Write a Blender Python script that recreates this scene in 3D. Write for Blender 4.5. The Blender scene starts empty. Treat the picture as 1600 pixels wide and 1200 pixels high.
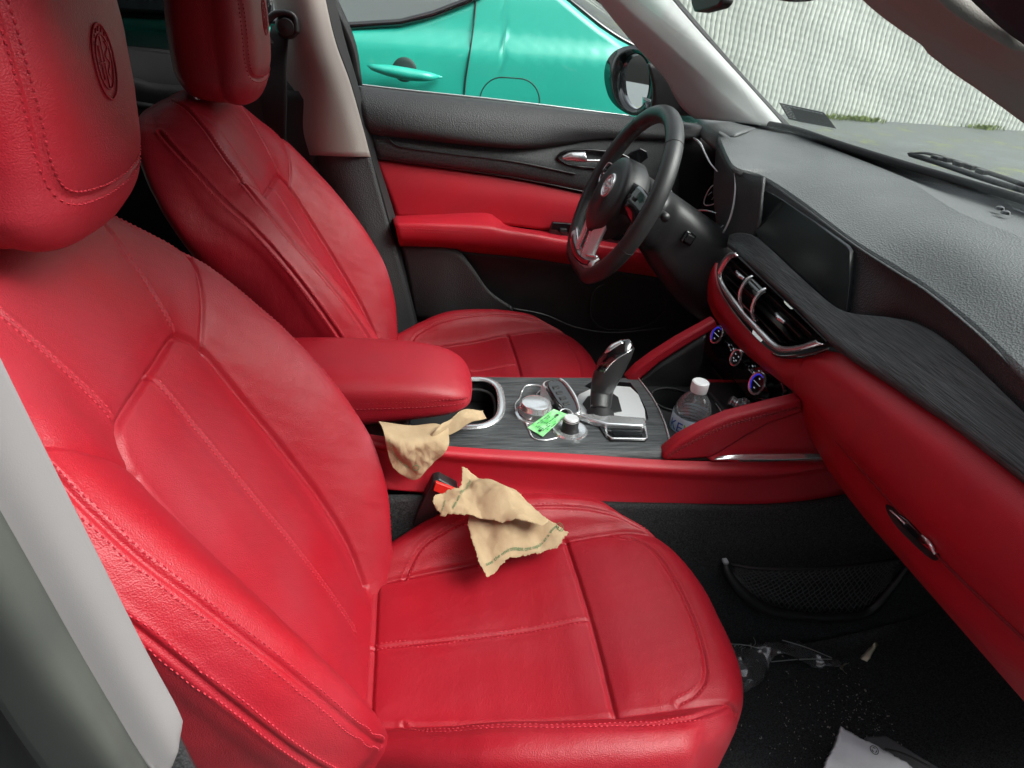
import bpy, bmesh, math, random
import numpy as np
from mathutils import Vector, Matrix, geometry
from mathutils.bvhtree import BVHTree
random.seed(7); rng = np.random.default_rng(7)
sc = bpy.context.scene
COL = sc.collection

# ------------------------------------------------------------------ camera
CAM = np.array([0, -1.028, 1.024]); YAW, PIT, ROL = [math.radians(a) for a in (80.087, 29.292, 5.222)]; FPX = 1103.8
_f = np.array([math.cos(PIT)*math.cos(YAW), math.cos(PIT)*math.sin(YAW), -math.sin(PIT)])
_r0 = np.array([math.sin(YAW), -math.cos(YAW), 0]); _u0 = np.cross(_r0, _f)
_r = math.cos(ROL)*_r0 + math.sin(ROL)*_u0; _u = -math.sin(ROL)*_r0 + math.cos(ROL)*_u0
cd = bpy.data.cameras.new('camera'); cam = bpy.data.objects.new('camera', cd); COL.objects.link(cam)
cam.matrix_world = Matrix(((_r[0], _u[0], -_f[0], CAM[0]), (_r[1], _u[1], -_f[1], CAM[1]), (_r[2], _u[2], -_f[2], CAM[2]), (0, 0, 0, 1)))
cd.sensor_width = 36; cd.lens = 36*FPX/1600; cd.clip_start = 0.02; cd.clip_end = 500
sc.camera = cam
# ------------------------------------------------------------------ world, sun, exposure
w = bpy.data.worlds.new('World'); sc.world = w; w.use_nodes = True
nt = w.node_tree; bg = nt.nodes['Background']
SUN_EL, SUN_AZ = math.radians(46), math.radians(-28)      # azimuth of the sun measured from +X towards +Y
sky = nt.nodes.new('ShaderNodeTexSky'); sky.sky_type = 'NISHITA'; sky.sun_disc = False
sky.sun_elevation = SUN_EL; sky.sun_rotation = math.pi/2 - SUN_AZ
sky.dust_density = 6; sky.air_density = 1.2; sky.ozone_density = 1
hs = nt.nodes.new('ShaderNodeHueSaturation'); hs.inputs['Saturation'].default_value = 0.22
nt.links.new(sky.outputs[0], hs.inputs['Color']); nt.links.new(hs.outputs[0], bg.inputs[0]); bg.inputs[1].default_value = 0.15
sl = bpy.data.lights.new('sun', 'SUN'); sl.energy = 1.15; sl.angle = math.radians(45); sl.color = (1, .97, .93)
so = bpy.data.objects.new('sun', sl); COL.objects.link(so)
so.rotation_euler = Vector((math.cos(SUN_AZ)*math.cos(SUN_EL), math.sin(SUN_AZ)*math.cos(SUN_EL), math.sin(SUN_EL))).to_track_quat('Z', 'Y').to_euler()
sc.view_settings.view_transform = 'Standard'; sc.view_settings.look = 'None'
sc.view_settings.gamma = 1; sc.view_settings.use_curve_mapping = False
sc.view_settings.exposure = 1.27

# ------------------------------------------------------------------ pixel -> point on a real plane
def ray(x, y): return _f + _r*(x-800)/FPX - _u*(y-600)/FPX
def aX(x, y, v): d = ray(x, y); return CAM + d*(v-CAM[0])/d[0]
def aY(x, y, v): d = ray(x, y); return CAM + d*(v-CAM[1])/d[1]
def aZ(x, y, v): d = ray(x, y); return CAM + d*(v-CAM[2])/d[2]
AX = {'X': aX, 'Y': aY, 'Z': aZ}
def W(ax, pts, v=None):
    out = []
    for p in pts:
        if len(p) == 3 and isinstance(p[0], float) and abs(p[0]) < 20: out.append(np.array(p)); continue
        out.append(AX[ax](p[0], p[1], p[2] if len(p) > 2 else v))
    return out
# ------------------------------------------------------------------ materials
def mat(name, col, rough=.5, metal=0, spec=.5, coat=0, bump=None, var=None, emis=None, sheen=0, coatr=.05, object_coords=True):
    m = bpy.data.materials.new(name); m.use_nodes = True; t = m.node_tree; n = t.nodes; b = n['Principled BSDF']
    b.inputs['Base Color'].default_value = (*col, 1); b.inputs['Roughness'].default_value = rough
    b.inputs['Metallic'].default_value = metal; b.inputs['Specular IOR Level'].default_value = spec
    b.inputs['Coat Weight'].default_value = coat; b.inputs['Coat Roughness'].default_value = coatr
    b.inputs['Sheen Weight'].default_value = sheen
    tc = n.new('ShaderNodeTexCoord')
    if emis: b.inputs['Emission Color'].default_value = (*emis[0], 1); b.inputs['Emission Strength'].default_value = emis[1]
    if var:      # (scale, dark factor colour, rough swing)
        no = n.new('ShaderNodeTexNoise'); no.inputs['Scale'].default_value = var[0]; no.inputs['Detail'].default_value = 6
        mp = n.new('ShaderNodeMapping'); mp.inputs['Scale'].default_value = var[3] if len(var) > 3 else (1, 1, 1)
        t.links.new(tc.outputs['Object'], mp.inputs[0]); t.links.new(mp.outputs[0], no.inputs['Vector'])
        cr = n.new('ShaderNodeValToRGB'); cr.color_ramp.elements[0].position = .35; cr.color_ramp.elements[1].position = .68
        cr.color_ramp.elements[0].color = (*col, 1); cr.color_ramp.elements[1].color = (*var[1], 1)
        t.links.new(no.outputs[0], cr.inputs[0]); t.links.new(cr.outputs[0], b.inputs['Base Color'])
        mr = n.new('ShaderNodeMapRange'); mr.inputs['To Min'].default_value = rough - var[2]; mr.inputs['To Max'].default_value = rough + var[2]
        t.links.new(no.outputs[0], mr.inputs[0]); t.links.new(mr.outputs[0], b.inputs['Roughness'])
    if bump:     # list of (kind, scale, strength, distance, stretch)
        prev = None
        for k in bump:
            if k[0] == 'v': tx = n.new('ShaderNodeTexVoronoi'); out = 'Distance'
            else: tx = n.new('ShaderNodeTexNoise'); tx.inputs['Detail'].default_value = 4; out = 'Fac'
            tx.inputs['Scale'].default_value = k[1]
            mp = n.new('ShaderNodeMapping'); mp.inputs['Scale'].default_value = k[4] if len(k) > 4 else (1, 1, 1)
            t.links.new(tc.outputs['Object'], mp.inputs[0]); t.links.new(mp.outputs[0], tx.inputs['Vector'])
            bp = n.new('ShaderNodeBump'); bp.inputs['Strength'].default_value = k[2]; bp.inputs['Distance'].default_value = k[3]
            t.links.new(tx.outputs[out], bp.inputs['Height'])
            if prev: t.links.new(prev.outputs[0], bp.inputs['Normal'])
            prev = bp
        t.links.new(prev.outputs[0], b.inputs['Normal'])
    return m
M = {}
M['leather'] = mat('red leather', (.325, .0050, .014), .46, spec=.42, bump=[('v', 700, .32, .0009), ('n', 45, .12, .003)], var=(7, (.29, .009, .019), .07))
def wear(m, spots, tint=(.40, .10, .125)):
    t = m.node_tree; n = t.nodes; b = n['Principled BSDF']; src = b.inputs['Base Color'].links[0].from_socket; tc = n.new('ShaderNodeTexCoord')
    ns = n.new('ShaderNodeTexNoise'); ns.inputs['Scale'].default_value = 26; ns.inputs['Detail'].default_value = 8; ns.inputs['Roughness'].default_value = .7; t.links.new(tc.outputs['Object'], ns.inputs['Vector'])
    big = n.new('ShaderNodeTexNoise'); big.inputs['Scale'].default_value = 5; big.inputs['Detail'].default_value = 3; t.links.new(tc.outputs['Object'], big.inputs['Vector'])
    bm_ = n.new('ShaderNodeMapRange'); bm_.inputs['From Min'].default_value = .5; bm_.inputs['From Max'].default_value = .75; bm_.inputs['To Max'].default_value = .12; t.links.new(big.outputs[0], bm_.inputs[0]); acc = bm_.outputs[0]
    for c, r0, r1, k in spots:
        vs = n.new('ShaderNodeVectorMath'); vs.operation = 'DISTANCE'; vs.inputs[1].default_value = c; t.links.new(tc.outputs['Object'], vs.inputs[0])
        mr = n.new('ShaderNodeMapRange'); mr.interpolation_type = 'SMOOTHSTEP'; mr.inputs['From Min'].default_value = r0; mr.inputs['From Max'].default_value = r1; mr.inputs['To Min'].default_value = k; mr.inputs['To Max'].default_value = 0; t.links.new(vs.outputs['Value'], mr.inputs[0])
        mu = n.new('ShaderNodeMath'); mu.operation = 'MULTIPLY'; t.links.new(mr.outputs[0], mu.inputs[0]); t.links.new(ns.outputs[0], mu.inputs[1])
        ad = n.new('ShaderNodeMath'); ad.operation = 'ADD'; t.links.new(acc, ad.inputs[0]); t.links.new(mu.outputs[0], ad.inputs[1]); acc = ad.outputs[0]
    mx = n.new('ShaderNodeMix'); mx.data_type = 'RGBA'; t.links.new(acc, mx.inputs['Factor']); t.links.new(src, mx.inputs['A']); mx.inputs['B'].default_value = (*tint, 1); t.links.new(mx.outputs['Result'], b.inputs['Base Color'])
wear(M['leather'], [((-.035, .245, .43), .02, .075, 1.0), ((-.10, .22, .60), .02, .12, .35), ((.28, 0, .30), .02, .14, .14), ((-.16, 0, .55), .03, .13, .16)])
M['leather_smooth'] = mat('red soft plastic', (.42, .0075, .019), .5, bump=[('v', 900, .25, .0008), ('n', 300, .1, .001)], var=(14, (.38, .009, .021), .06))
M['stitch'] = mat('red thread', (.44, .018, .034), .7)
M['stitch_dark'] = mat('dark red thread', (.20, .006, .012), .7)
M['vinyl'] = mat('black grained vinyl', (.030, .031, .033), .5, bump=[('v', 420, .6, .0015)])
M['dashpad'] = mat('grey grained dash vinyl', (.115, .122, .124), .48, bump=[('v', 380, .75, .0012)], var=(9, (.10, .107, .109), .05))
M['plastic'] = mat('black satin plastic', (.014, .014, .015), .42, bump=[('n', 700, .15, .0006)], var=(20, (.02, .02, .021), .08))
M['matte'] = mat('black matte plastic', (.010, .010, .011), .6, bump=[('n', 500, .2, .0006)])
M['gloss'] = mat('piano black', (.006, .006, .007), .08, coat=1)
M['wood'] = mat('black open pore wood', (.022, .025, .027), .5, bump=[('n', 55, .9, .0015, (1, 9, 9))], var=(40, (.085, .09, .094), .08, (.5, 8, 8)))
M['wood_dash'] = mat('black open pore dash wood', (.014, .016, .017), .5, bump=[('n', 70, .9, .0012, (8, .5, 9))], var=(50, (.060, .064, .068), .10, (8, .35, 8)))
M['chrome'] = mat('satin chrome', (.80, .81, .82), .18, metal=.8)
M['alu'] = mat('brushed aluminium', (.74, .75, .76), .32, metal=.35, bump=[('n', 120, .15, .0005, (1, 14, 14))])
M['carpet'] = mat('black carpet', (.026, .028, .029), .95, spec=.15, bump=[('n', 900, 1, .003), ('n', 120, .6, .004)], var=(420, (.075, .078, .080), .02))
M['trim'] = mat('light grey trim', (.22, .215, .215), .6, bump=[('v', 1500, .15, .0003)], var=(5, (.20, .195, .195), .05))
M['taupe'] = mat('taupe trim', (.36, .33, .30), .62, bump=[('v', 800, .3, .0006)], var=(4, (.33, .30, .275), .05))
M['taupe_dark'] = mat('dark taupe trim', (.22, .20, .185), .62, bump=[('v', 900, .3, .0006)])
M['apillar'] = mat('grey pillar fabric', (.47, .48, .48), .65, bump=[('v', 700, .3, .0007)])
M['rubber'] = mat('black rubber', (.012, .012, .013), .65)
M['wheel_leather'] = mat('black wheel leather', (.022, .023, .024), .38, bump=[('v', 700, .35, .0008)], var=(30, (.03, .031, .032), .07))
M['belt'] = mat('black belt webbing', (.012, .012, .013), .7, bump=[('n', 260, .5, .001, (1, 1, 8))])
M['screen'] = mat('dark display glass', (.005, .006, .007), .22, spec=.25)
M['label_ink'] = mat('grey ink', (.42, .43, .43), .6)
M['green_paint'] = mat('turquoise car paint', (.016, .37, .285), .42, metal=.0, coat=.45, coatr=.06)
M['green_dark'] = mat('dark gap', (.004, .03, .025), .6)
M['asphalt'] = None
M['redbtn'] = mat('red buckle button', (.75, .03, .02), .35)
M['white'] = mat('white plastic', (.78, .79, .80), .35)
M['ink_green'] = mat('green ink', (.03, .16, .06), .7)
M['ink_blue'] = mat('blue ink', (.008, .07, .42), .4)
M['ink_lime'] = mat('lime ink', (.30, .58, .03), .4)
M['ink_black'] = mat('black ink', (.02, .02, .02), .6)
M['label_blue'] = mat('pale blue label', (.55, .74, .86), .35)
M['tag_green'] = mat('green tag card', (.13, .62, .14), .4, var=(90, (.40, .80, .42), .05))
M['paper'] = mat('brown napkin paper', (.44, .325, .20), .9, spec=.2, bump=[('n', 1100, .35, .0008), ('n', 60, .3, .003)], var=(40, (.39, .28, .165), .02))
M['pack'] = mat('white foil pack', (.62, .63, .65), .32, bump=[('n', 30, .5, .004)])
M['pack_dark'] = mat('dark grey box', (.05, .05, .055), .5)
M['blue_led'] = mat('blue lit ring', (.02, .02, .1), .3, emis=((.05, .06, 1), .16))
M['led'] = mat('dim white icon', (.3, .3, .3), .5, emis=((.7, .8, .9), .12))
M['wall'] = mat('pale green white sheet', (.55, .58, .53), .6, bump=[('n', 5, .4, .04), ('n', 30, .3, .02)], var=(1.2, (.48, .51, .465), .05))
def glass(name, tint=(1, 1, 1), refl=1.0, rough=0.0, milk=0):
    m = bpy.data.materials.new(name); m.use_nodes = True; t = m.node_tree; n = t.nodes
    for x in list(n): n.remove(x)
    o = n.new('ShaderNodeOutputMaterial'); tr = n.new('ShaderNodeBsdfTransparent'); g = n.new('ShaderNodeBsdfGlossy')
    mx = n.new('ShaderNodeMixShader'); fr = n.new('ShaderNodeFresnel'); fr.inputs[0].default_value = 1.5
    mu = n.new('ShaderNodeMath'); mu.operation = 'MULTIPLY'; mu.inputs[1].default_value = refl
    tr.inputs[0].default_value = (*tint, 1); g.inputs['Roughness'].default_value = rough
    t.links.new(fr.outputs[0], mu.inputs[0]); t.links.new(mu.outputs[0], mx.inputs[0]); t.links.new(tr.outputs[0], mx.inputs[1]); t.links.new(g.outputs[0], mx.inputs[2])
    t.links.new(mx.outputs[0], o.inputs[0])
    if milk:
        df = n.new('ShaderNodeBsdfTranslucent'); df.inputs[0].default_value = (.9, .93, .95, 1); d2 = n.new('ShaderNodeBsdfDiffuse'); d2.inputs[0].default_value = (.85, .88, .9, 1); m1 = n.new('ShaderNodeMixShader'); m1.inputs[0].default_value = .5; m2 = n.new('ShaderNodeMixShader'); m2.inputs[0].default_value = milk
        t.links.new(df.outputs[0], m1.inputs[1]); t.links.new(d2.outputs[0], m1.inputs[2]); t.links.new(mx.outputs[0], m2.inputs[1]); t.links.new(m1.outputs[0], m2.inputs[2]); t.links.new(m2.outputs[0], o.inputs[0])
    return m
M['glass'] = glass('clear glass', (.93, .96, .95), .22)
M['glass_dark'] = glass('tinted glass', (.10, .11, .11), 1.0)
M['pet'] = glass('clear bottle plastic', (.96, .98, .98), 2.6, .04, .11)
M['film'] = glass('clear wrapper film', (.93, .93, .93), 1.6, .10, .06)
def water():
    m = bpy.data.materials.new('water'); m.use_nodes = True; b = m.node_tree.nodes['Principled BSDF']
    b.inputs['Base Color'].default_value = (.95, .98, 1, 1); b.inputs['Roughness'].default_value = 0; b.inputs['Transmission Weight'].default_value = 1; b.inputs['IOR'].default_value = 1.33
    return m
M['water'] = glass('water', (.93, .96, .97), .5)
# ------------------------------------------------------------------ mesh helpers
ORG = {}
def things(name, label, cat, loc=(0, 0, 0), group=None, kind=None):
    o = bpy.data.objects.new(name, None); COL.objects.link(o); o.location = loc; o.empty_display_size = .05
    o['label'] = label; o['category'] = cat
    if group: o['group'] = group
    if kind: o['kind'] = kind
    ORG[o.name] = np.array(loc, float); return o
def tag(o, label, cat, group=None, kind=None):
    o['label'] = label; o['category'] = cat
    if group: o['group'] = group
    if kind: o['kind'] = kind
    return o
def org(p): return ORG.get(p.name, np.zeros(3)) if p is not None else np.zeros(3)
def obj(name, V, Fc, m, parent=None, smooth=True, loc=None, label=None, bev=0, solid=0, solid_off=-1, sub=0, auto=None):
    V = np.asarray(V, float).reshape(-1, 3)
    o0 = org(parent) if parent is not None else (np.array(loc, float) if loc is not None else V.mean(0))
    me = bpy.data.meshes.new(name); me.from_pydata((V - o0).tolist(), [], [list(map(int, f)) for f in Fc] if not isinstance(Fc, np.ndarray) else Fc.tolist()); me.update()
    if isinstance(m, (list, tuple)):
        for q in m: me.materials.append(q)
    else: me.materials.append(m)
    if smooth: me.polygons.foreach_set('use_smooth', [True]*len(me.polygons))
    o = bpy.data.objects.new(name, me); COL.objects.link(o)
    ORG[o.name] = o0
    if parent is not None: o.parent = parent
    else: o.location = o0
    if label: o['label'] = label
    if solid:
        s = o.modifiers.new('s', 'SOLIDIFY'); s.thickness = solid; s.offset = solid_off
    if bev:
        b = o.modifiers.new('b', 'BEVEL'); b.width = bev; b.segments = 3; b.limit_method = 'ANGLE'; b.angle_limit = math.radians(40)
    if sub:
        s = o.modifiers.new('u', 'SUBSURF'); s.levels = sub; s.render_levels = sub
    if auto:
        for p in me.polygons: p.use_smooth = True
        me.set_sharp_from_angle(angle=math.radians(auto)) if hasattr(me, 'set_sharp_from_angle') else None
    return o
def cr(P, ts):
    P = np.asarray(P, float); n = len(P)
    if n == 1: return np.repeat(P, len(ts), 0)
    ts = np.clip(np.asarray(ts, float), 0, n-1); i = np.minimum(ts.astype(int), n-2); t = (ts-i).reshape(-1, *([1]*(P.ndim-1)))
    if n == 2: return P[i]*(1-t)+P[i+1]*t
    Q = np.concatenate([(2*P[0]-P[1])[None], P, (2*P[-1]-P[-2])[None]]); a, b, c, d = Q[i], Q[i+1], Q[i+2], Q[i+3]
    return .5*((2*b)+(-a+c)*t+(2*a-5*b+4*c-d)*t*t+(-a+3*b-3*c+d)*t**3)
def resample(P, n, lin=False, closed=False):
    P = np.asarray(P, float)
    if closed: P = np.concatenate([P, P[:1]])
    D = P if lin else (cr(np.concatenate([P[-3:-1], P, P[1:3]]), np.linspace(2, len(P)+1, 24*len(P))) if closed else cr(P, np.linspace(0, len(P)-1, 24*len(P))))
    s = np.concatenate([[0], np.cumsum(np.linalg.norm(np.diff(D, axis=0), axis=1))])
    q = np.linspace(0, s[-1], n+1 if closed else n)
    if closed: q = q[:-1]
    return np.stack([np.interp(q, s, D[:, k]) for k in range(3)], 1)
def gridfaces(nr, nc, close_c=False, close_r=False):
    R = np.arange(nr if close_r else nr-1); Cc = np.arange(nc if close_c else nc-1)
    r, c = np.meshgrid(R, Cc, indexing='ij'); r2 = (r+1) % nr; c2 = (c+1) % nc
    return np.stack([r*nc+c, r*nc+c2, r2*nc+c2, r2*nc+c], -1).reshape(-1, 4)
def loft(rows, nu=60, nv=24, lin_v=False, lin_u=False):
    G = np.stack([resample(r, nu, lin_u) for r in rows]); t = np.linspace(0, len(rows)-1, nv)
    if lin_v:
        i = np.minimum(t.astype(int), len(rows)-2); f = (t-i)[:, None, None]; return G[i]*(1-f)+G[i+1]*f
    return cr(G, t)
def lobj(name, rows, m, parent, nu=60, nv=24, lin_v=False, lin_u=False, **k):
    G = loft(rows, nu, nv, lin_v, lin_u); return obj(name, G, gridfaces(*G.shape[:2]), m, parent, **k)
def tubeVF(P, r, seg=8, closed=False, n=None, flat=1.0, upv=None, smooth=True):
    P = np.asarray(P, float)
    if n: P = resample(P, n, not smooth, closed)
    r = np.broadcast_to(np.asarray(r, float), (len(P),)) if np.ndim(r) == 0 else cr(np.array(r, float)[:, None], np.linspace(0, len(r)-1, len(P)))[:, 0]
    T = np.roll(P, -1, 0)-np.roll(P, 1, 0) if closed else np.gradient(P, axis=0)
    T /= np.linalg.norm(T, axis=1)[:, None]+1e-12
    N = np.zeros_like(P); v = np.array(upv if upv is not None else (0, 0, 1.0)); 
    if abs(v@T[0]) > .95: v = np.array((0, 1.0, 0))
    for i in range(len(P)):
        q = (np.array(upv) if upv is not None else v); q = q-(q@T[i])*T[i]; q /= np.linalg.norm(q)+1e-12; N[i] = q; v = q
    B = np.cross(T, N); a = np.linspace(0, 2*math.pi, seg, endpoint=False)
    V = P[:, None]+r[:, None, None]*(np.cos(a)[None, :, None]*N[:, None]*flat+np.sin(a)[None, :, None]*B[:, None])
    F = gridfaces(len(P), seg, True, closed).tolist()
    if not closed: F += [list(range(seg))[::-1], [(len(P)-1)*seg+k for k in range(seg)]]
    return V.reshape(-1, 3), F
def tube(name, P, r, m, parent, seg=8, closed=False, n=None, flat=1.0, upv=None, smooth=True, **k):
    V, F = tubeVF(P, r, seg, closed, n, flat, upv, smooth); return obj(name, V, F, m, parent, **k)
def merge(parts):
    V = []; F = []; o = 0
    for v, f in parts: V.append(np.asarray(v).reshape(-1, 3)); F += [[int(i)+o for i in q] for q in f]; o += len(V[-1])
    return np.concatenate(V), F
def prism(P, d):
    P = np.asarray(P, float); d = np.asarray(d, float); n = len(P)
    return np.concatenate([P, P+d]), [list(range(n))[::-1], [n+i for i in range(n)]]+[[i, (i+1) % n, n+(i+1) % n, n+i] for i in range(n)]
def pobj(name, P, d, m, parent, bev=.002, **k):
    V, F = prism(P, d); return obj(name, V, F, m, parent, bev=bev, auto=40, **k)
def boxVF(c, s, R=None):
    c = np.array(c, float); s = np.array(s, float)/2
    V = np.array([[x, y, z] for x in (-1, 1) for y in (-1, 1) for z in (-1, 1)])*s
    if R is not None: V = V@np.asarray(R).T
    return V+c, [[0, 1, 3, 2], [4, 6, 7, 5], [0, 4, 5, 1], [2, 3, 7, 6], [0, 2, 6, 4], [1, 5, 7, 3]]
def box(name, c, s, m, parent, R=None, bev=.002, **k):
    V, F = boxVF(c, s, R); return obj(name, V, F, m, parent, bev=bev, auto=40, **k)
def frame(n, up=(0, 0, 1)):
    n = np.array(n, float); n /= np.linalg.norm(n); x = np.cross(up, n); x /= np.linalg.norm(x); return x, np.cross(n, x), n
def lathe(prof, c, ax, seg=48):
    x, y, n = frame(ax, (0, 0, 1) if abs(np.array(ax)[2]) < .95*np.linalg.norm(ax) else (1, 0, 0)); a = np.linspace(0, 2*math.pi, seg, endpoint=False)
    V = np.stack([np.array(c)+n*h+rr*(np.cos(a)[:, None]*x+np.sin(a)[:, None]*y) for rr, h in prof])
    F = gridfaces(len(prof), seg, True).tolist()
    return V.reshape(-1, 3), F
def lat(name, prof, c, ax, m, parent, seg=48, **k):
    V, F = lathe(prof, c, ax, seg); return obj(name, V, F, m, parent, **({'auto': 35} | k))
def circ(c, ax, r, n=48, ry=None):
    x, y, nn = frame(ax, (0, 0, 1) if abs(np.array(ax)[2]) < .95*np.linalg.norm(ax) else (1, 0, 0)); a = np.linspace(0, 2*math.pi, n, endpoint=False)
    return np.array(c)+r*np.cos(a)[:, None]*x+(ry or r)*np.sin(a)[:, None]*y
def text_tris(s, size, ext=0.0, font_shear=0):
    cu = bpy.data.curves.new('t', 'FONT'); cu.body = s; cu.size = size; cu.extrude = ext; cu.align_x = 'LEFT'; cu.shear = font_shear
    o = bpy.data.objects.new('t', cu); COL.objects.link(o); bpy.context.view_layer.update()
    me = bpy.data.meshes.new_from_object(o.evaluated_get(bpy.context.evaluated_depsgraph_get()))
    V = np.array([v.co[:] for v in me.vertices]).reshape(-1, 3); F = [list(p.vertices) for p in me.polygons]
    bpy.data.objects.remove(o); bpy.data.curves.remove(cu); bpy.data.meshes.remove(me); return V, F
def rrect(w, h, r, n=6):
    P = []
    for cx, cy, a0 in ((w/2-r, h/2-r, 0), (-w/2+r, h/2-r, 90), (-w/2+r, -h/2+r, 180), (w/2-r, -h/2+r, 270)):
        for k in range(n+1):
            a = math.radians(a0+90*k/n); P.append((cx+r*math.cos(a), cy+r*math.sin(a)))
    return np.array(P)
def noise2(x, y, seed=0, oct=4):
    r = np.random.default_rng(seed); z = 0
    for k in range(oct*4):
        a = r.uniform(0, 2*math.pi); fq = 2**(k/4); z = z+np.sin((x*math.cos(a)+y*math.sin(a))*fq+r.uniform(0, 7))/fq
    return z/3

# ================================================================== SEATS
TH = math.radians(26); VV = np.array([-math.sin(TH), 0, math.cos(TH)]); NN = np.array([math.cos(TH), 0, math.sin(TH)]); HO = np.array([-.05, 0, .25])
def mirror_cols(row): return [(-a, b) for a, b in row[:0:-1]]+list(row)
BR = [  # v, [(u,n)...] from the centre line out to the side, round to the back
 (-.05, [(0, 0), (.05, 0), (.085, .002), (.11, .012), (.135, .022), (.16, .015), (.18, -.04), (.18, -.10), (0, -.12)]),
 (.02, [(0, .002), (.05, .002), (.095, .003), (.13, .03), (.155, .045), (.18, .032), (.21, -.035), (.21, -.10), (0, -.12)]),
 (.08, [(0, .006), (.06, .006), (.108, .006), (.152, .046), (.188, .068), (.22, .048), (.242, .002), (.215, -.105), (0, -.125)]),
 (.16, [(0, .008), (.065, .008), (.119, .007), (.172, .056), (.212, .082), (.247, .055), (.258, .006), (.222, -.105), (0, -.125)]),
 (.25, [(0, .006), (.065, .006), (.121, .006), (.175, .052), (.220, .078), (.257, .052), (.268, .006), (.230, -.105), (0, -.125)]),
 (.34, [(0, .003), (.065, .003), (.120, .003), (.172, .040), (.220, .062), (.258, .040), (.270, .002), (.236, -.105), (0, -.125)]),
 (.42, [(0, .001), (.06, .001), (.116, .001), (.166, .026), (.212, .042), (.249, .024), (.270, -.012), (.262, -.105), (0, -.125)]),
 (.49, [(0, .000), (.05, 0), (.112, .002), (.160, .016), (.198, .022), (.226, .008), (.268, -.045), (.272, -.105), (0, -.125)]),
 (.55, [(0, -.002), (.05, -.002), (.10, -.001), (.135, .002), (.162, .002), (.190, -.008), (.242, -.055), (.255, -.108), (0, -.125)]),
 (.60, [(0, -.006), (.04, -.006), (.08, -.006), (.105, -.007), (.128, -.011), (.152, -.022), (.205, -.065), (.222, -.108), (0, -.123)]),
 (.635, [(0, -.018), (.03, -.018), (.06, -.019), (.08, -.021), (.10, -.026), (.122, -.036), (.165, -.073), (.18, -.105), (0, -.118)]),
 (.655, [(0, -.04), (.03, -.04), (.05, -.041), (.065, -.043), (.08, -.047), (.098, -.054), (.12, -.08), (.125, -.10), (0, -.108)]),
 (.660, [(0, -.07), (.01, -.07), (.02, -.07), (.03, -.07), (.04, -.072), (.045, -.075), (.05, -.082), (.05, -.088), (0, -.09)]),
]
def back_grid():
    G = []
    for v, row in BR: G.append([HO+NN*n+VV*v+np.array([0, u, 0]) for u, n in mirror_cols(row)])
    return np.array(G)
ZB = .15
CU = [  # rows of (y, x, z) half-profiles for the cushion, back to front and down
 [(0, -.12, .225), (.07, -.12, .225), (.115, -.12, .225), (.135, -.12, .228), (.15, -.12, .23), (.165, -.12, .22), (.175, -.12, .19), (.175, -.12, ZB-.03)],
 [(0, -.05, .243), (.07, -.05, .243), (.115, -.05, .246), (.135, -.05, .256), (.152, -.05, .262), (.168, -.05, .25), (.18, -.05, .205), (.178, -.05, ZB-.02)],
 [(0, .03, .250), (.07, .03, .250), (.122, .03, .256), (.153, .03, .285), (.176, .03, .297), (.200, .03, .284), (.214, .03, .225), (.21, .03, ZB)],
 [(0, .10, .256), (.07, .10, .257), (.130, .10, .263), (.165, .10, .307), (.194, .10, .322), (.221, .10, .306), (.235, .10, .24), (.23, .10, ZB)],
 [(0, .18, .266), (.07, .18, .267), (.140, .18, .274), (.174, .18, .315), (.201, .18, .329), (.229, .18, .311), (.243, .18, .245), (.238, .18, ZB)],
 [(0, .25, .282), (.07, .25, .284), (.148, .25, .288), (.180, .25, .317), (.204, .25, .327), (.230, .25, .308), (.243, .25, .24), (.238, .25, ZB)],
 [(0, .31, .296), (.07, .31, .296), (.150, .31, .297), (.178, .31, .314), (.200, .31, .319), (.223, .308, .300), (.235, .306, .235), (.23, .30, ZB)],
 [(0, .375, .300), (.07, .372, .300), (.140, .362, .300), (.167, .352, .306), (.186, .344, .305), (.204, .336, .288), (.216, .33, .23), (.21, .32, ZB)],
 [(0, .418, .292), (.07, .415, .292), (.130, .402, .291), (.156, .389, .292), (.173, .379, .288), (.188, .369, .27), (.197, .36, .215), (.19, .35, ZB)],
 [(0, .443, .268), (.07, .440, .268), (.122, .425, .267), (.147, .411, .266), (.162, .400, .260), (.174, .388, .245), (.182, .378, .20), (.175, .365, ZB)],
 [(0, .451, .235), (.07, .448, .235), (.118, .433, .234), (.142, .418, .232), (.156, .406, .228), (.167, .394, .215), (.172, .384, .185), (.165, .370, ZB)],
 [(0, .447, .17), (.07, .444, .17), (.115, .430, .17), (.138, .414, .17), (.150, .402, .168), (.160, .390, .165), (.165, .380, .155), (.16, .366, ZB-.01)],
]
def cushion_grid():
    G = []
    for row in CU:
        h = [np.array([x, y, z]) for y, x, z in row]
        G.append([p*np.array([1, -1, 1]) for p in h[:0:-1]]+h)
    return np.array(G)
def ev(G, rf, cf):      # evaluate a bicubic surface at float rows/cols (1-D arrays)
    rf = np.atleast_1d(rf); cf = np.atleast_1d(cf); out = np.zeros((len(rf), 3))
    def wts(t):
        return np.stack([-.5*t+t*t-.5*t**3, 1-2.5*t*t+1.5*t**3, .5*t+2*t*t-1.5*t**3, -.5*t*t+.5*t**3], -1)
    Gp = np.concatenate([(2*G[0]-G[1])[None], G, (2*G[-1]-G[-2])[None]]); Gp = np.concatenate([(2*Gp[:, 0]-Gp[:, 1])[:, None], Gp, (2*Gp[:, -1]-Gp[:, -2])[:, None]], 1)
    i = np.clip(rf.astype(int), 0, G.shape[0]-2); j = np.clip(cf.astype(int), 0, G.shape[1]-2); wr = wts(rf-i); wc = wts(cf-j)
    for a in range(4):
        for b in range(4): out += (wr[:, a]*wc[:, b])[:, None]*Gp[i+a, j+b]
    return out
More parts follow.
